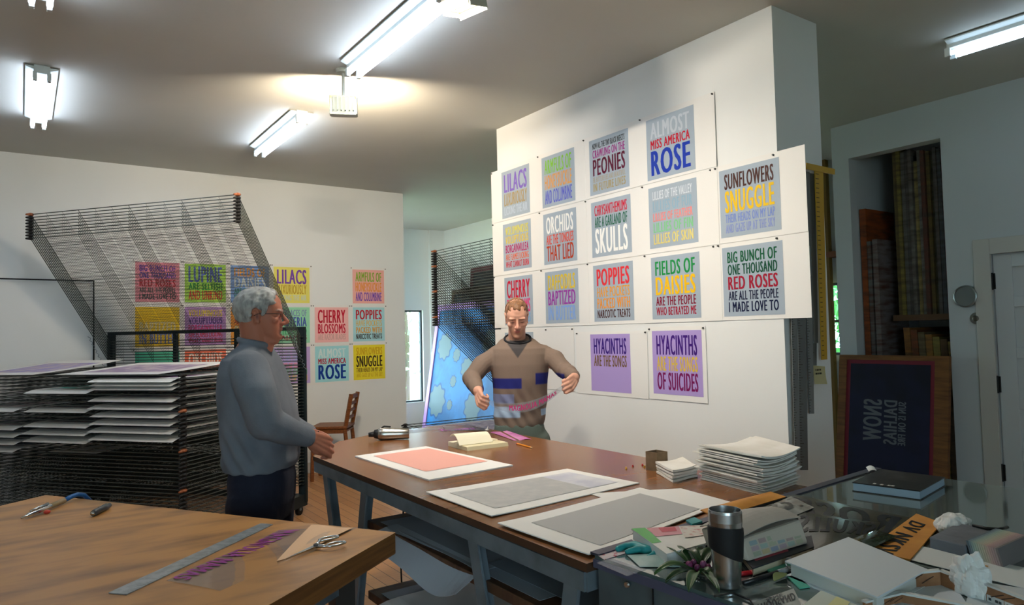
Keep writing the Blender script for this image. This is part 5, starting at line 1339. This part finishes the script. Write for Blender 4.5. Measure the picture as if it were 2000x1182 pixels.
flat([(1560, 1000), (1720, 1022), (1690, 1075), (1555, 1082)], .010, .001, DKF2, 'film_sheet', 'dark film sheet with heavy black letters beside the white binder', 'film', 'film sheets', bend=.006, texts=[('SKULLS', .02, .98, .1, .55, BLK, 'm')])
flat([(1640, 1062), (1712, 1036), (1752, 1048), (1690, 1078)], .013, .001, mat('#2E3A2C', .1, coat=.6), 'film_sheet', 'small greenish glossy film corner touching the ochre lettered envelope', 'film', 'film sheets', bend=.004)
flat([(1690, 1078), (1790, 1006), (1840, 1024), (1778, 1096)], .003, .004, ENV, 'envelope', 'ochre envelope with bold black lettering right of the dark films', 'envelope', 'ochre envelopes', texts=[('DV NKSV', .0, .82, .12, .62, BLK, 180)])
# white binder
e, fB = book([(1533, 1096), (1657, 1049), (1812, 1112), (1714, 1166)], .0, .034, mat('#CED4D8', .35), mat('#C8CAC4', .7), 'ring_binder', 'large white ring binder lying closed on the glass table', 'binder', ov=.012)
q = MB()
for t in (.25, .5, .75):
    c = P(1533, 1096, .02).lerp(P(1714, 1166, .02), t*.5); 
    q.tube([c+VU*(.012*math.cos(a))+nb_*(.012*math.sin(a))+nb_*.012 for a in [2*PI*i/14 for i in range(15)]], .002, CHROME, 6)
q.build('ring', e)
# sheets of white paper under the tissue
flat([(1725, 1150), (1845, 1118), (1890, 1182), (1745, 1230)], .001, .0012, mat('#C2C8CE', .7), 'paper_sheet', 'white paper sheet in front of the binder, under the near cardboard tray', 'paper', 'loose white sheets on the glass table')
flat([(1740, 1085), (1800, 1068), (2040, 1118), (2060, 1165)], .0025, .0012, mat('#C8CCCA', .7), 'paper_sheet', 'white paper sheet with ochre tape flecks in front of the colour fan deck', 'paper', 'loose white sheets on the glass table', extra=[(.15, .20, .42, .60, ENV), (.60, .66, .42, .60, ENV)])
flat([(1900, 1135), (2060, 1160), (2080, 1260), (1870, 1230)], .001, .0012, mat('#BCC3C6', .7), 'paper_sheet', 'white paper sheet at the lower right corner of the picture', 'paper', 'loose white sheets on the glass table')
flat([(1560, 1190), (1612, 1148), (1720, 1185), (1690, 1240)], .001, .0012, mat('#C4CAC0', .7), 'paper_sheet', 'white paper sheet with pale yellow patches below the binder', 'paper', 'loose white sheets on the glass table', extra=[(.4, .8, .3, .55, mat('#D8D29A', .7))])
# cardboard trays with white rims
KRA = mat('#9A6E4C', .75, noise=(24, '#8A6040', .4, .6)); RIM = mat('#C9CBC8', .6)
def card_tray(a, b_, c, h, name, label, labels):
    """L of two upright cardboard walls a-b-c (pixels on the glass), white rim on top"""
    A, B_, C = P(*a, .0), P(*b_, .0), P(*c, .0)
    e = thing(name, tuple(A), label, 'cardboard tray', 'cut cardboard trays')
    q = MB(); q.bar(A+VU*h/2, B_+VU*h/2, .006, h, KRA); q.bar(B_+VU*h/2, C+VU*h/2, .006, h, KRA)
    q.build('cardboard_wall', e)
    q = MB(); q.bar(A+VU*(h+.002), B_+VU*(h+.002), .011, .004, RIM); q.bar(B_+VU*(h+.002), C+VU*(h+.002), .011, .004, RIM); q.build('white_rim', e)
    q = MB(); d = (B_-A).normalized(); n = VU.cross(d); n = n if n.dot(-VF) > 0 else -n
    for s0, s1, z0, z1, tx in labels:
        o = A.lerp(B_, s0)+n*.0042+VU*(h*z0); w = (B_-A).length*(s1-s0); right = d if d.dot(VR) > 0 else -d
        if d.dot(VR) < 0: o = A.lerp(B_, s1)+n*.0042+VU*(h*z0)
        q.add([o, o+right*w, o+right*w+VU*(h*(z1-z0)), o+VU*(h*(z1-z0))], [(0, 1, 2, 3)], RIM)
        if tx: q.text(tx, o+n*.0006+right*w*.12+VU*h*(z1-z0)*.3, right, VU, w*.76, h*(z1-z0)*.38, mat('#3A4448', .5))
    q.build('paper_label', e)
    q = MB()
    for s, dz in ((.45, .0), (.62, .1), (.75, -.1)): 
        o = A.lerp(B_, s)+n*.0045
        q.add([o+VU*h*(.45+dz), o+d*.028+VU*h*(.85+dz), o+d*.030+VU*h*(.82+dz), o+d*.002+VU*h*(.41+dz)], [(0, 1, 2, 3)], mat('#3E2C22', .7))
    q.build('crease', e)
card_tray((1672, 1160), (1838, 1144), (1872, 1158), .030, 'cardboard_tray', 'cut cardboard tray with a white rim lying across the front of the white binder', [(.04, .22, .1, .5, '')])
card_tray((1885, 1158), (2010, 1208), (2030, 1190), .032, 'cardboard_tray', 'cut cardboard tray with three white labels at the right edge of the picture', [(.05, .38, .08, .5, '-- -'), (.39, .66, .08, .5, '- --'), (.67, .97, .08, .5, '-- --')])
card_tray((1688, 1196), (1760, 1178), (1900, 1205), .018, 'cardboard_tray', 'edge of a cardboard tray at the bottom of the picture below the binder', [])
# crumpled tissue
def crumple(c, rx, ry, rz, name, label, m, seed, n=900):
    rnd = random.Random(seed); o = MB(); o.ell(c, (rx, ry, rz), m, None, 40, 24)
    fr = [(Vector((rnd.uniform(-1, 1), rnd.uniform(-1, 1), rnd.uniform(-1, 1))).normalized(), rnd.uniform(5, 16), rnd.uniform(0, 6)) for _ in range(9)]
    vs = []
    for v in o.v:
        d = (Vector(v)-c); u = Vector((d.x/rx, d.y/ry, d.z/rz)); k = 1
        for a, w, p in fr: k += .085*abs(math.sin(u.dot(a)*w*.5+p))-.05
        w = c+d*k; vs.append((w.x, w.y, max(w.z, GZ+.0008)))
    o.v = vs; return tag(o.build(name), label, 'tissue', 'crumpled tissues on the glass table')
TI = mat('#D6D6D2', .8)
c = P(1862, 1040, .0)+VU*.020; crumple(c, .060, .034, .026, 'crumpled_tissue', 'crumpled white tissue behind the grey foam block', TI, 3)
c = P(1898, 1165)+VU*.035; crumple(c, .018, .035, .050, 'crumpled_tissue', 'crumpled white tissue hanging over the end of the cardboard tray', TI, 8)
# grey foam block and colour fan deck
def slab_px(c, h0, h, m, name, label, cat, layers=None):
    Q = [P(x, y, h0+h) for x, y in c]; ar = sum(Q[i].x*Q[(i+1) % 4].y-Q[(i+1) % 4].x*Q[i].y for i in range(4))
    if ar < 0: Q = Q[::-1]
    q = MB(); q.hexa([Vector((p.x, p.y, GZ+h0)) for p in Q]+[Vector((p.x, p.y, GZ+h0+h)) for p in Q], m); return tag(q.build(name, bevel=.003), label, cat)
slab_px([(1815, 1049), (1868, 1022), (1968, 1036), (1886, 1066)], .0, .030, mat('#6A6E74', .9, bump=(60, .5, .004), noise=(12, '#5C6066', .4, .6)), 'foam_block', 'grey block with a rough top beside the colour fan deck', 'block')
e = thing('colour_fan_deck', tuple(P(1940, 1095)), 'thick deck of pastel colour cards standing right of the grey block', 'colour cards')
A, B_ = P(1898, 1094), P(1962, 1112); U_ = (P(1975, 1060)-P(1898, 1094)); U_ = U_.normalized()*.16
pal = ['#56646C', '#6A7C82', '#7E9490', '#8C9E92', '#98A494', '#A2A694', '#A8A692', '#ACA490', '#AE9E8E', '#AE968C', '#A88E88', '#A08886', '#948482', '#6E6866']
n = len(pal)
for i, hx_ in enumerate(pal):
    q = MB(); a = A.lerp(B_, i/n); b_ = A.lerp(B_, (i+.86)/n); lean = (B_-A).normalized()*(-.012)
    q.hexa([a, b_, b_+U_, a+U_, a+lean+VU*.042, b_+lean+VU*.042, b_+U_+lean+VU*.042, a+U_+lean+VU*.042], mat(hx_, .7)); q.build('colour_card', e)
# black book on the far corner with its paper tag
e, fK = book([(1664, 942), (1720, 916), (1846, 932), (1797, 959)], .0, .030, mat('#1E1F1E', .35), mat('#9FB4C4', .6), 'art_book', 'thick black covered book with pale page edges at the far corner of the glass table', deco=[(.45, .95, .1, .85, mat('#3A3B38', .35, noise=(14, '#222220', .4, .6)))])
Q = fK
q = MB(); q.text('-- - -', fK(.08, .62)+VU*.0012, (fK(.08, .30)-fK(.08, .62)).normalized(), (fK(.02, .62)-fK(.10, .62)).normalized(), (fK(.08, .30)-fK(.08, .62)).length, .016, mat('#A8A8A0', .5)); q.build('cover_lettering', e)
q = MB(); c = P(1702, 920, .004); q.sheet(lambda s, t: c+VR*(.030*(s-.5))+VF*(.02*(t-.5))+VU*(.012*t+.006*math.sin(3*s)), 6, 6, mat('#D8DCDC', .7), .001); tag(q.build('paper_tag'), 'small folded white paper tag behind the black book', 'paper tag')
q = MB(); q.tube([P(1900, 1026, .034), P(1925, 1032, .034), P(1950, 1034, .036), P(1968, 1030, .03)], .004, BLK, 8); tag(q.build('cable', smooth=True), 'short black cable lying across the top of the grey block', 'cable')
# pens, notes
def pen(a, b_, m, mc, name, label, r=.005):
    A, B2 = P(*a, r), P(*b_, r); e = thing(name, tuple(A), label, 'pen')
    q = MB(); q.tube([A, A.lerp(B2, .65)], r, m, 10); q.build('barrel', e, smooth=True)
    q = MB(); q.tube([A.lerp(B2, .65), A.lerp(B2, .92), B2], [r*1.12, r*1.1, r*.6], mc, 10); q.build('cap', e, smooth=True)
pen((1440, 1122), (1480, 1117), mat('#C0202A', .35), mat('#C0202A', .35), 'red_pen', 'red pen lying just right of the steel tumbler')
pen((1452, 1139), (1552, 1108), mat('#1A1A1C', .4), mat('#7E8486', .35), 'black_marker', 'black and grey marker lying between the tumbler and the binder')
TEAL = mat('#4FA892', .55)
flat([(1496, 1115), (1530, 1098), (1545, 1108), (1512, 1124)], .001, .004, TEAL, 'sticky_notes', 'teal paper strips by the left edge of the white binder', 'notes', 'teal paper strips')
flat([(1537, 1128), (1555, 1124), (1582, 1148), (1562, 1151)], .001, .002, TEAL, 'sticky_notes', 'single teal paper strip in front of the white binder', 'notes', 'teal paper strips')
flat([(1470, 1178), (1550, 1150), (1572, 1196), (1480, 1220)], .0005, .0006, mat('#A8ACA8', .5), 'film_sheet', 'film with upside-down dark lettering in front of the tumbler at the bottom of the picture', 'film', 'film sheets', texts=[('THOUSAND', .05, .95, .18, .48, mat('#4A4C50', .5), 'u'), ('ONE', .3, .7, .04, .15, mat('#6A6C70', .5), 'u')])
flat([(1165, 1100), (1195, 1090), (1262, 1112), (1225, 1126)], .0008, .0006, CLR, 'clear_tape', 'strip of clear tape over the left edge of the glass table', 'tape')
flat([(1160, 1080), (1230, 1062), (1245, 1074), (1180, 1094)], .001, .001, mat('#C9B9BC', .6, noise=(50, '#B04A58', .55, .6)), 'label_paper', 'red flecked paper at the left corner of the glass table', 'paper')
flat([(1225, 1085), (1300, 1082), (1330, 1108), (1250, 1108)], .002, .0012, mat('#A9BDB8', .3, noise=(20, '#8FAAA6', .4, .6)), 'plastic_bag', 'crumpled clear greenish bag at the left corner of the glass table', 'bag', bend=.01)
q = MB(); q.tube([P(1395, 1165, .004), P(1430, 1158, .004), P(1465, 1172, .004), P(1480, 1200, .004)], .0022, BLK, 8); tag(q.build('thin_cable', smooth=True), 'thin black cable in front of the steel tumbler', 'cable')
# teal rubber gloves
q = MB(); g0 = P(1212, 1072, .010)
q.chain([(P(1207, 1072, .008), .008), (P(1222, 1067, .009), .009), (P(1240, 1066, .011), .012), (P(1262, 1074, .011), .012)], SK, 10)
q.chain([(P(1225, 1078, .007), .007), (P(1245, 1073, .010), .009)], SK, 10); q.chain([(P(1264, 1090, .007), .006), (P(1280, 1082, .009), .009), (P(1300, 1078, .009), .010)], SK, 10); q.chain([(P(1262, 1074, .011), .011), (P(1296, 1078, .009), .011)], SK, 10)
tag(fuse(q, 'rubber_glove', .003, 3, None, mat('#1F8A8C', .5)), 'teal rubber glove tucked under the book with the green corner', 'glove')
flat([(1340, 1020), (1356, 1014), (1372, 1022), (1352, 1028)], .004, .006, mat('#2E8E90', .5), 'cloth_scrap', 'teal scrap behind the book with the green corner', 'scrap')
# flowering sprig
e = thing('rhododendron_sprig', tuple(P(1340, 1120)), 'cut sprig with dark green leaves and pink buds lying at the foot of the tumbler', 'plant')
LEAF = [mat('#2C4A24', .4), mat('#35562A', .4), mat('#243E20', .4)]
def leaf(a, b_, w, lift, k):
    A, B2 = P(*a, .008), P(*b_, .008); d = B2-A; sd = VU.cross(d.normalized())
    q = MB(); q.sheet(lambda s, t: A+d*s+sd*((t-.5)*2*w*max(.06, math.sin(PI*min(1, s*.96+.03))**.7))+VU*(lift*math.sin(PI*s)+.006*abs(t-.5)*2), 12, 6, LEAF[k % 3], .0010); q.build('leaf', e, smooth=True)
leaf((1352, 1110), (1296, 1078), .016, .022, 0); leaf((1355, 1116), (1278, 1124), .013, .018, 1); leaf((1358, 1120), (1300, 1140), .011, .012, 2)
leaf((1362, 1120), (1345, 1158), .012, .014, 1); leaf((1368, 1112), (1408, 1085), .014, .024, 2); leaf((1370, 1118), (1405, 1158), .010, .010, 0); leaf((1360, 1108), (1375, 1080), .010, .020, 1); leaf((1366, 1122), (1392, 1132), .010, .014, 0)
leaf((1372, 1114), (1332, 1092), .012, .030, 2)
for (px, py, h, r, c) in [(1346, 1106, .018, .009, '#7A2A58'), (1362, 1110, .020, .007, '#64244C'), (1374, 1104, .022, .008, '#8A4A78'), (1355, 1100, .024, .007, '#602048'), (1384, 1108, .020, .006, '#7A2A5C')]:
    q = MB(); b0_ = P(px, py, h); q.ell(b0_, (r*.9, r*.9, r*1.25), mat(c, .45), None, 12, 8)
    for k in range(5): a = 2*PI*k/5; q.ell(b0_+Vector((math.cos(a)*r*.45, math.sin(a)*r*.45, r*.2)), (r*.5, r*.5, r*.95), mat(c, .45), None, 8, 6)
    q.build('bud', e, smooth=True)
q = MB(); q.tube([P(1356, 1112, .010), P(1390, 1128, .008), P(1420, 1140, .006)], .003, mat('#4A4A2A', .6), 8); q.build('stem', e)
q = MB()
rnd = random.Random(2)
for i in range(22):
    px, py = rnd.uniform(1338, 1385), rnd.uniform(1064, 1080); q.ell(P(px, py, .008+rnd.uniform(0, .01)), rnd.uniform(.003, .006), mat('#1C1E2C', .5), None, 6, 5)
tag(q.build('dried_berries', smooth=True), 'clump of small dark dried berries behind the flowering sprig', 'berries', None, 'stuff')
q = MB(); A, B2 = P(1512, 1135, .004), P(1535, 1120, .006); d = B2-A; sd = VU.cross(d.normalized())
q.sheet(lambda s, t: A+d*s+sd*((t-.5)*.026*max(.06, math.sin(PI*min(1, s*.96+.03))))+VU*.006*math.sin(PI*s), 8, 4, mat('#5A6A34', .5), .001); tag(q.build('fallen_leaf'), 'single fallen green leaf on the glass by the teal strip', 'leaf')

# ------------------------------------------------------------------ rulers hanging on the end of the partition
YW = YP0-.006
def hang(name, pts, th, m, label, cat, group='rulers hanging on the end of the partition', ticks=None, off=0):
    q = MB(); Q = [at(x, y, y=YW-off) for x, y in pts]; nn = Vector((0, -th, 0))
    q.hexa([Q[3], Q[2], Q[2]+nn, Q[3]+nn, Q[0], Q[1], Q[1]+nn, Q[0]+nn], m)
    if ticks:
        for i in range(1, ticks):
            a, b_ = Q[0].lerp(Q[3], i/ticks), Q[1].lerp(Q[2], i/ticks); L = .5 if i % 5 == 0 else .25
            q.add([a+nn*1.15, a.lerp(b_, L)+nn*1.15, a.lerp(b_, L)+nn*1.15-VU*.003, a+nn*1.15-VU*.003], [(0, 1, 2, 3)], mat('#3A3020', .6))
    return tag(q.build(name), label, cat, group)
YEL = mat('#C79A22', .5); ALU = mat('#8A8F90', .4, .7); GRY = mat('#777B7C', .45, .6)
e = thing('t_square', tuple(at(1600, 700, y=YW)), 'yellow T-square hanging on the grey end of the white partition', 'T-square', 'rulers hanging on the end of the partition')
for nm, pts in (('blade', [(1590, 330), (1606, 333), (1614, 702), (1604, 703)]), ('head_bar', [(1572, 319), (1627, 331), (1627, 342), (1572, 331)])):
    q = MB(); Q = [at(x, y, y=YW-.03) for x, y in pts]; nn = Vector((0, -.006, 0)); 
    if nm == 'head_bar': Q = [p+nn for p in Q]
    q.hexa([Q[3], Q[2], Q[2]+nn, Q[3]+nn, Q[0], Q[1], Q[1]+nn, Q[0]+nn], YEL)
    if nm == 'blade':
        for i in range(1, 40):
            a, b_ = Q[0].lerp(Q[3], i/40), Q[1].lerp(Q[2], i/40)
            q.add([a+nn*1.2, a.lerp(b_, .4)+nn*1.2, a.lerp(b_, .4)+nn*1.2-VU*.004, a+nn*1.2-VU*.004], [(0, 1, 2, 3)], mat('#4A3A10', .6))
    q.build(nm, e)
hang('steel_ruler', [(1578, 338), (1590, 340), (1597, 670), (1588, 671)], .004, ALU, 'broad grey metal ruler hanging directly left of the yellow T-square', 'ruler', ticks=None, off=.008)
hang('steel_ruler', [(1572, 335), (1580, 336), (1584, 480), (1577, 480)], .004, GRY, 'dark metal ruler farthest left among those above the print overhang', 'ruler', off=.014)
hang('steel_ruler', [(1580, 560), (1594, 560), (1594, 714), (1584, 714)], .004, GRY, 'metal ruler ending just above the yellow note', 'ruler', ticks=30, off=.002)
hang('steel_ruler', [(1572, 540), (1584, 540), (1589, 808), (1580, 808)], .004, ALU, 'long metal ruler ending below the yellow note', 'ruler', ticks=50, off=.014)
hang('steel_ruler', [(1556, 560), (1572, 560), (1577, 918), (1562, 918)], .004, GRY, 'wide metal straightedge reaching lowest beside the partition corner', 'ruler', ticks=70, off=.02)
hang('steel_ruler', [(1543, 560), (1555, 560), (1562, 905), (1552, 905)], .004, ALU, 'metal straightedge closest to the partition corner', 'ruler', ticks=70, off=.026)
q = MB(); Q = [at(x, y, y=YW) for x, y in [(1588, 714), (1611, 716), (1612, 750), (1588, 750)]]
q.sheet(lambda s, t: Q[3].lerp(Q[2], s).lerp(Q[0].lerp(Q[1], s), t)+Vector((0, -.012*(1-t)**2, 0)), 6, 6, mat('#C6BC8C', .7), .0008)
o_q = Q[0].lerp(Q[3], .35)+Vector((.006, -.008, 0))
q.text('- -- --', Q[0].lerp(Q[3], .30)+Vector((.008, -.010, 0)), (1, 0, 0), (0, 0, 1), .055, .010, mat('#3A342A', .6)); q.text('-- - ---', Q[0].lerp(Q[3], .5)+Vector((.008, -.011, 0)), (1, 0, 0), (0, 0, 1), .060, .010, mat('#3A342A', .6))
tag(q.build('sticky_note'), 'pale yellow handwritten note stuck beside the hanging rulers', 'note')
# ------------------------------------------------------------------ leaning screen and the storage niche
def box_px(px0, px1, py0, py1, x, depth): return at(px0, (py0+py1)/2, x=x), at(px1, (py0+py1)/2, x=x)
WD = mat('#8A5A2A', .55, noise=(5, '#6E4420', .35, .65, (1, 1, 9)))
sy0, sy1 = 2.53, 3.43; sxb, sxt, sz1 = 5.80, 5.98, 1.285
e = thing('silk_screen', (sxb, (sy0+sy1)/2, 0), 'wooden printing screen with dark blue mesh and reversed SNOW DAHLIAS lettering leaning by the niche', 'screen')
up = Vector((sxt-sxb, 0, sz1)); nn = Vector((-up.z, 0, up.x)).normalized(); Wd = sy1-sy0; Hh = up.length
S = lambda s, t, n=0: Vector((sxb, sy1-Wd*s, .004))+up*t+nn*n
q = MB()
def sl(s0, s1, t0, t1, n0, n1, m): q.hexa([S(s0, t0, n0), S(s1, t0, n0), S(s1, t0, n1), S(s0, t0, n1), S(s0, t1, n0), S(s1, t1, n0), S(s1, t1, n1), S(s0, t1, n1)], m)
fw = .07; a, b_ = fw/Wd, fw/Hh
sl(0, a, 0, 1, -.02, .02, WD); sl(1-a*1.5, 1, 0, 1, -.02, .02, WD); sl(a, 1-a*1.5, 1-b_*.6, 1, -.02, .02, WD); sl(a, 1-a*1.5, 0, b_, -.02, .02, WD); q.build('frame', e)
q = MB(); sl(a, 1-a*1.5, b_, 1-b_*.6, .010, .014, mat('#7E2434', .5)); q.build('red_border', e)
q = MB(); sl(a+.04, 1-a*1.5-.035, b_+.03, 1-b_*.6-.025, .0145, .016, mat('#14183A', .5, noise=(3, '#0C0E22', .4, .6))); q.build('mesh', e)
q = MB(); LT = mat('#6C7076', .6)
def vtext(tx, s0, s1, t0, t1):      # lettering turned a quarter and mirrored, reading down the screen
    k0 = len(q.v); q.text(tx, (0, 0, 0), (1, 0, 0), (0, 1, 0), 1, 1, LT)
    for i in range(k0, len(q.v)):
        x, y, dz = q.v[i]; q.v[i] = tuple(S(s0+(s1-s0)*(1-y), t1+(t0-t1)*x, .0172+dz))
def s_of(px): y = at(px, 820, x=5.88).y; return (sy1-y)/Wd
def t_of(py): return at(1720, py, x=5.88).z/sz1
vtext('SNOW', s_of(1685), s_of(1721), t_of(864), t_of(783)); vtext('DALHIAS', s_of(1725), s_of(1751), t_of(867), t_of(783)); vtext('SUN IS ON FIRE', s_of(1753), s_of(1768), t_of(867), t_of(785))
q.build('stencil_lettering', e)
# frames stored in the niche
SHM = mat('#5A4028', .6)
zs = at(1780, 615, x=6.25).z
q = MB(); q.box((6.19, 2.45, zs-.05), (7.15, 3.06, zs), SHM); o = q.build('niche_shelf'); tag(o, 'thick wooden shelf board inside the dark storage niche', 'shelf')
pal = ['#6A5A2E', '#8A7A38', '#6E6A62', '#5E5A56', '#746E66', '#A8935A', '#7A766E', '#5A3022', '#6E5A2A', '#5C5A44', '#605A58', '#4E565E', '#7E2E26', '#8A8272']
y = 3.035; rnd = random.Random(12)
for i, c in enumerate(pal):
    w = rnd.uniform(.030, .042); hgt = at(1720+i*8.8, 296-i*.8, x=6.25).z-zs-rnd.uniform(.0, .05)-(.12 if i in (5, 13) else 0)
    if y-w < 2.46: break
    q = MB(); x0 = 6.21+rnd.uniform(0, .05); m = mat(c, .6, noise=(6, '#3A3228', .3, .8, (1, 1, 5)))
    q.box((x0, y-w, zs), (x0+.04, y-.003, zs+hgt), m); q.box((x0+.75, y-w, zs), (x0+.79, y-.003, zs+hgt), m); q.box((x0+.04, y-w, zs), (x0+.75, y-.003, zs+.05), m); q.box((x0+.04, y-w, zs+hgt-.05), (x0+.75, y-.003, zs+hgt), m)
    q.box((x0+.04, y-w*.5-.002, zs+.05), (x0+.75, y-w*.5, zs+hgt-.05), mat('#3A3A38', .6))
    tag(q.build('screen_frame'), 'upright wooden screen frame on the niche shelf, %s from the left' % NTH[i], 'screen frame', 'screen frames on the niche shelf'); y -= w
pal = ['#A06A30', '#8A4A28', '#7A6A4A', '#9A6A2E', '#8A7A3A', '#6A5030', '#9A8440']; y = 3.00
for i, c in enumerate(pal):
    w = .058; q = MB(); x0 = 6.22; hgt = zs-.09-.02*i-.02; m = mat(c, .6, noise=(6, '#4A3A28', .3, .8, (1, 1, 5)))
    lean = .05
    for xa, xb in ((x0, x0+.04), (x0+.7, x0+.74)): q.hexa([(xa, y-w-lean, .002), (xb, y-w-lean, .002), (xb, y-.006-lean, .002), (xa, y-.006-lean, .002), (xa, y-w, hgt), (xb, y-w, hgt), (xb, y-.006, hgt), (xa, y-.006, hgt)], m)
    for z0, z1 in ((.002, .05), (hgt-.05, hgt)): 
        l0 = lean*(1-z0/hgt); l1 = lean*(1-z1/hgt); q.hexa([(x0+.04, y-w-l0, z0), (x0+.7, y-w-l0, z0), (x0+.7, y-.006-l0, z0), (x0+.04, y-.006-l0, z0), (x0+.04, y-w-l1, z1), (x0+.7, y-w-l1, z1), (x0+.7, y-.006-l1, z1), (x0+.04, y-.006-l1, z1)], m)
    tag(q.build('screen_frame'), 'wooden screen frame standing under the niche shelf, %s from the left' % NTH[i], 'screen frame', 'screen frames under the niche shelf'); y -= w
for i, (p0, p1, top, c, lab, dx) in enumerate([(1667, 1690, 411, '#9A4E22', 'tall orange brown board leaning inside the left side of the niche', .12), (1692, 1700, 472, '#6E6A66', 'thin grey board, left of the pair beside the tall orange brown one', .12), (1703, 1713, 468, '#7E7672', 'thin grey board, right of the pair beside the tall orange brown one', .12)]):
    A, B2 = at(p0, top, x=XR+dx), at(p1, top, x=XR+dx); q = MB(); q.box((XR+dx, B2.y, .002), (XR+dx+.5, min(A.y, NY1-.012), A.z), mat(c, .55, noise=(5, '#5A3420', .4, .7, (1, 1, 6)))); tag(q.build('board'), lab, 'board', 'boards in the niche')
# timber in the alcove by the small window
for p0, p1, t0, bt, x, c, lab in [(1598, 1613, 262, 600, 7.10, '#7A5E20', 'yellowish plank standing in the dark alcove beside the small window'), (1617, 1640, 492, 505, 7.08, '#7A4A2A', 'short brown rail above the small window in the alcove')]:
    A, B2 = at(p0, t0, x=x), at(p1, bt, x=x); q = MB(); 
    if bt == 600: q.box((x, min(A.y, B2.y)-.06, .002), (x+.06, max(A.y, B2.y)+.1, A.z), mat(c, .6))
    else: q.box((x, A.y-.7+.5, A.z-.06), (7.195, A.y+.4, A.z), mat(c, .6))
    tag(q.build('plank'), lab, 'plank')
# ------------------------------------------------------------------ outdoors, seen through the windows
GR = mat('#6A8A48', .9)
q = MB(); q.box((-12, -14, -.16), (20, 26, -.13), mat('#A8B890', .9)); struct(q.build('ground'))
def tree(loc, rad, hgt, n, label, seed, col):
    rnd = random.Random(seed); e = thing('tree', tuple(loc), label, 'tree', 'trees outside the windows'); L = Vector(loc)
    q = MB(); q.tube([L, L+Vector((.05, 0, hgt*.35)), L+Vector((0, .05, hgt*.7))], [.12, .09, .03], mat('#5A4A3A', .8), 8); q.build('trunk', e)
    q = MB()
    for i in range(n):
        while True:
            v = Vector((rnd.uniform(-1, 1), rnd.uniform(-1, 1), rnd.uniform(-1, 1)))
            if v.length < 1: break
        p = L+Vector((v.x*rad, v.y*rad, hgt*.55+v.z*hgt*.45)); a = Vector((rnd.gauss(0, 1), rnd.gauss(0, 1), rnd.gauss(0, 1))).normalized(); b_ = a.orthogonal().normalized(); s = rnd.uniform(.06, .14)
        q.add([p-a*s, p+b_*s*.45, p+a*s, p-b_*s*.45], [(0, 1, 2, 3)], col)
    q.build('foliage', e)
tree((9.6, 4.2, -.13), 1.5, 4.2, 4200, 'leafy green tree outside the small alcove window', 4, mat('#5FB060', .8))
tree((6.9, 14.0, -.13), .75, 4.6, 260, 'pale green tree outside the tall passage window', 6, mat('#8CC47C', .8))
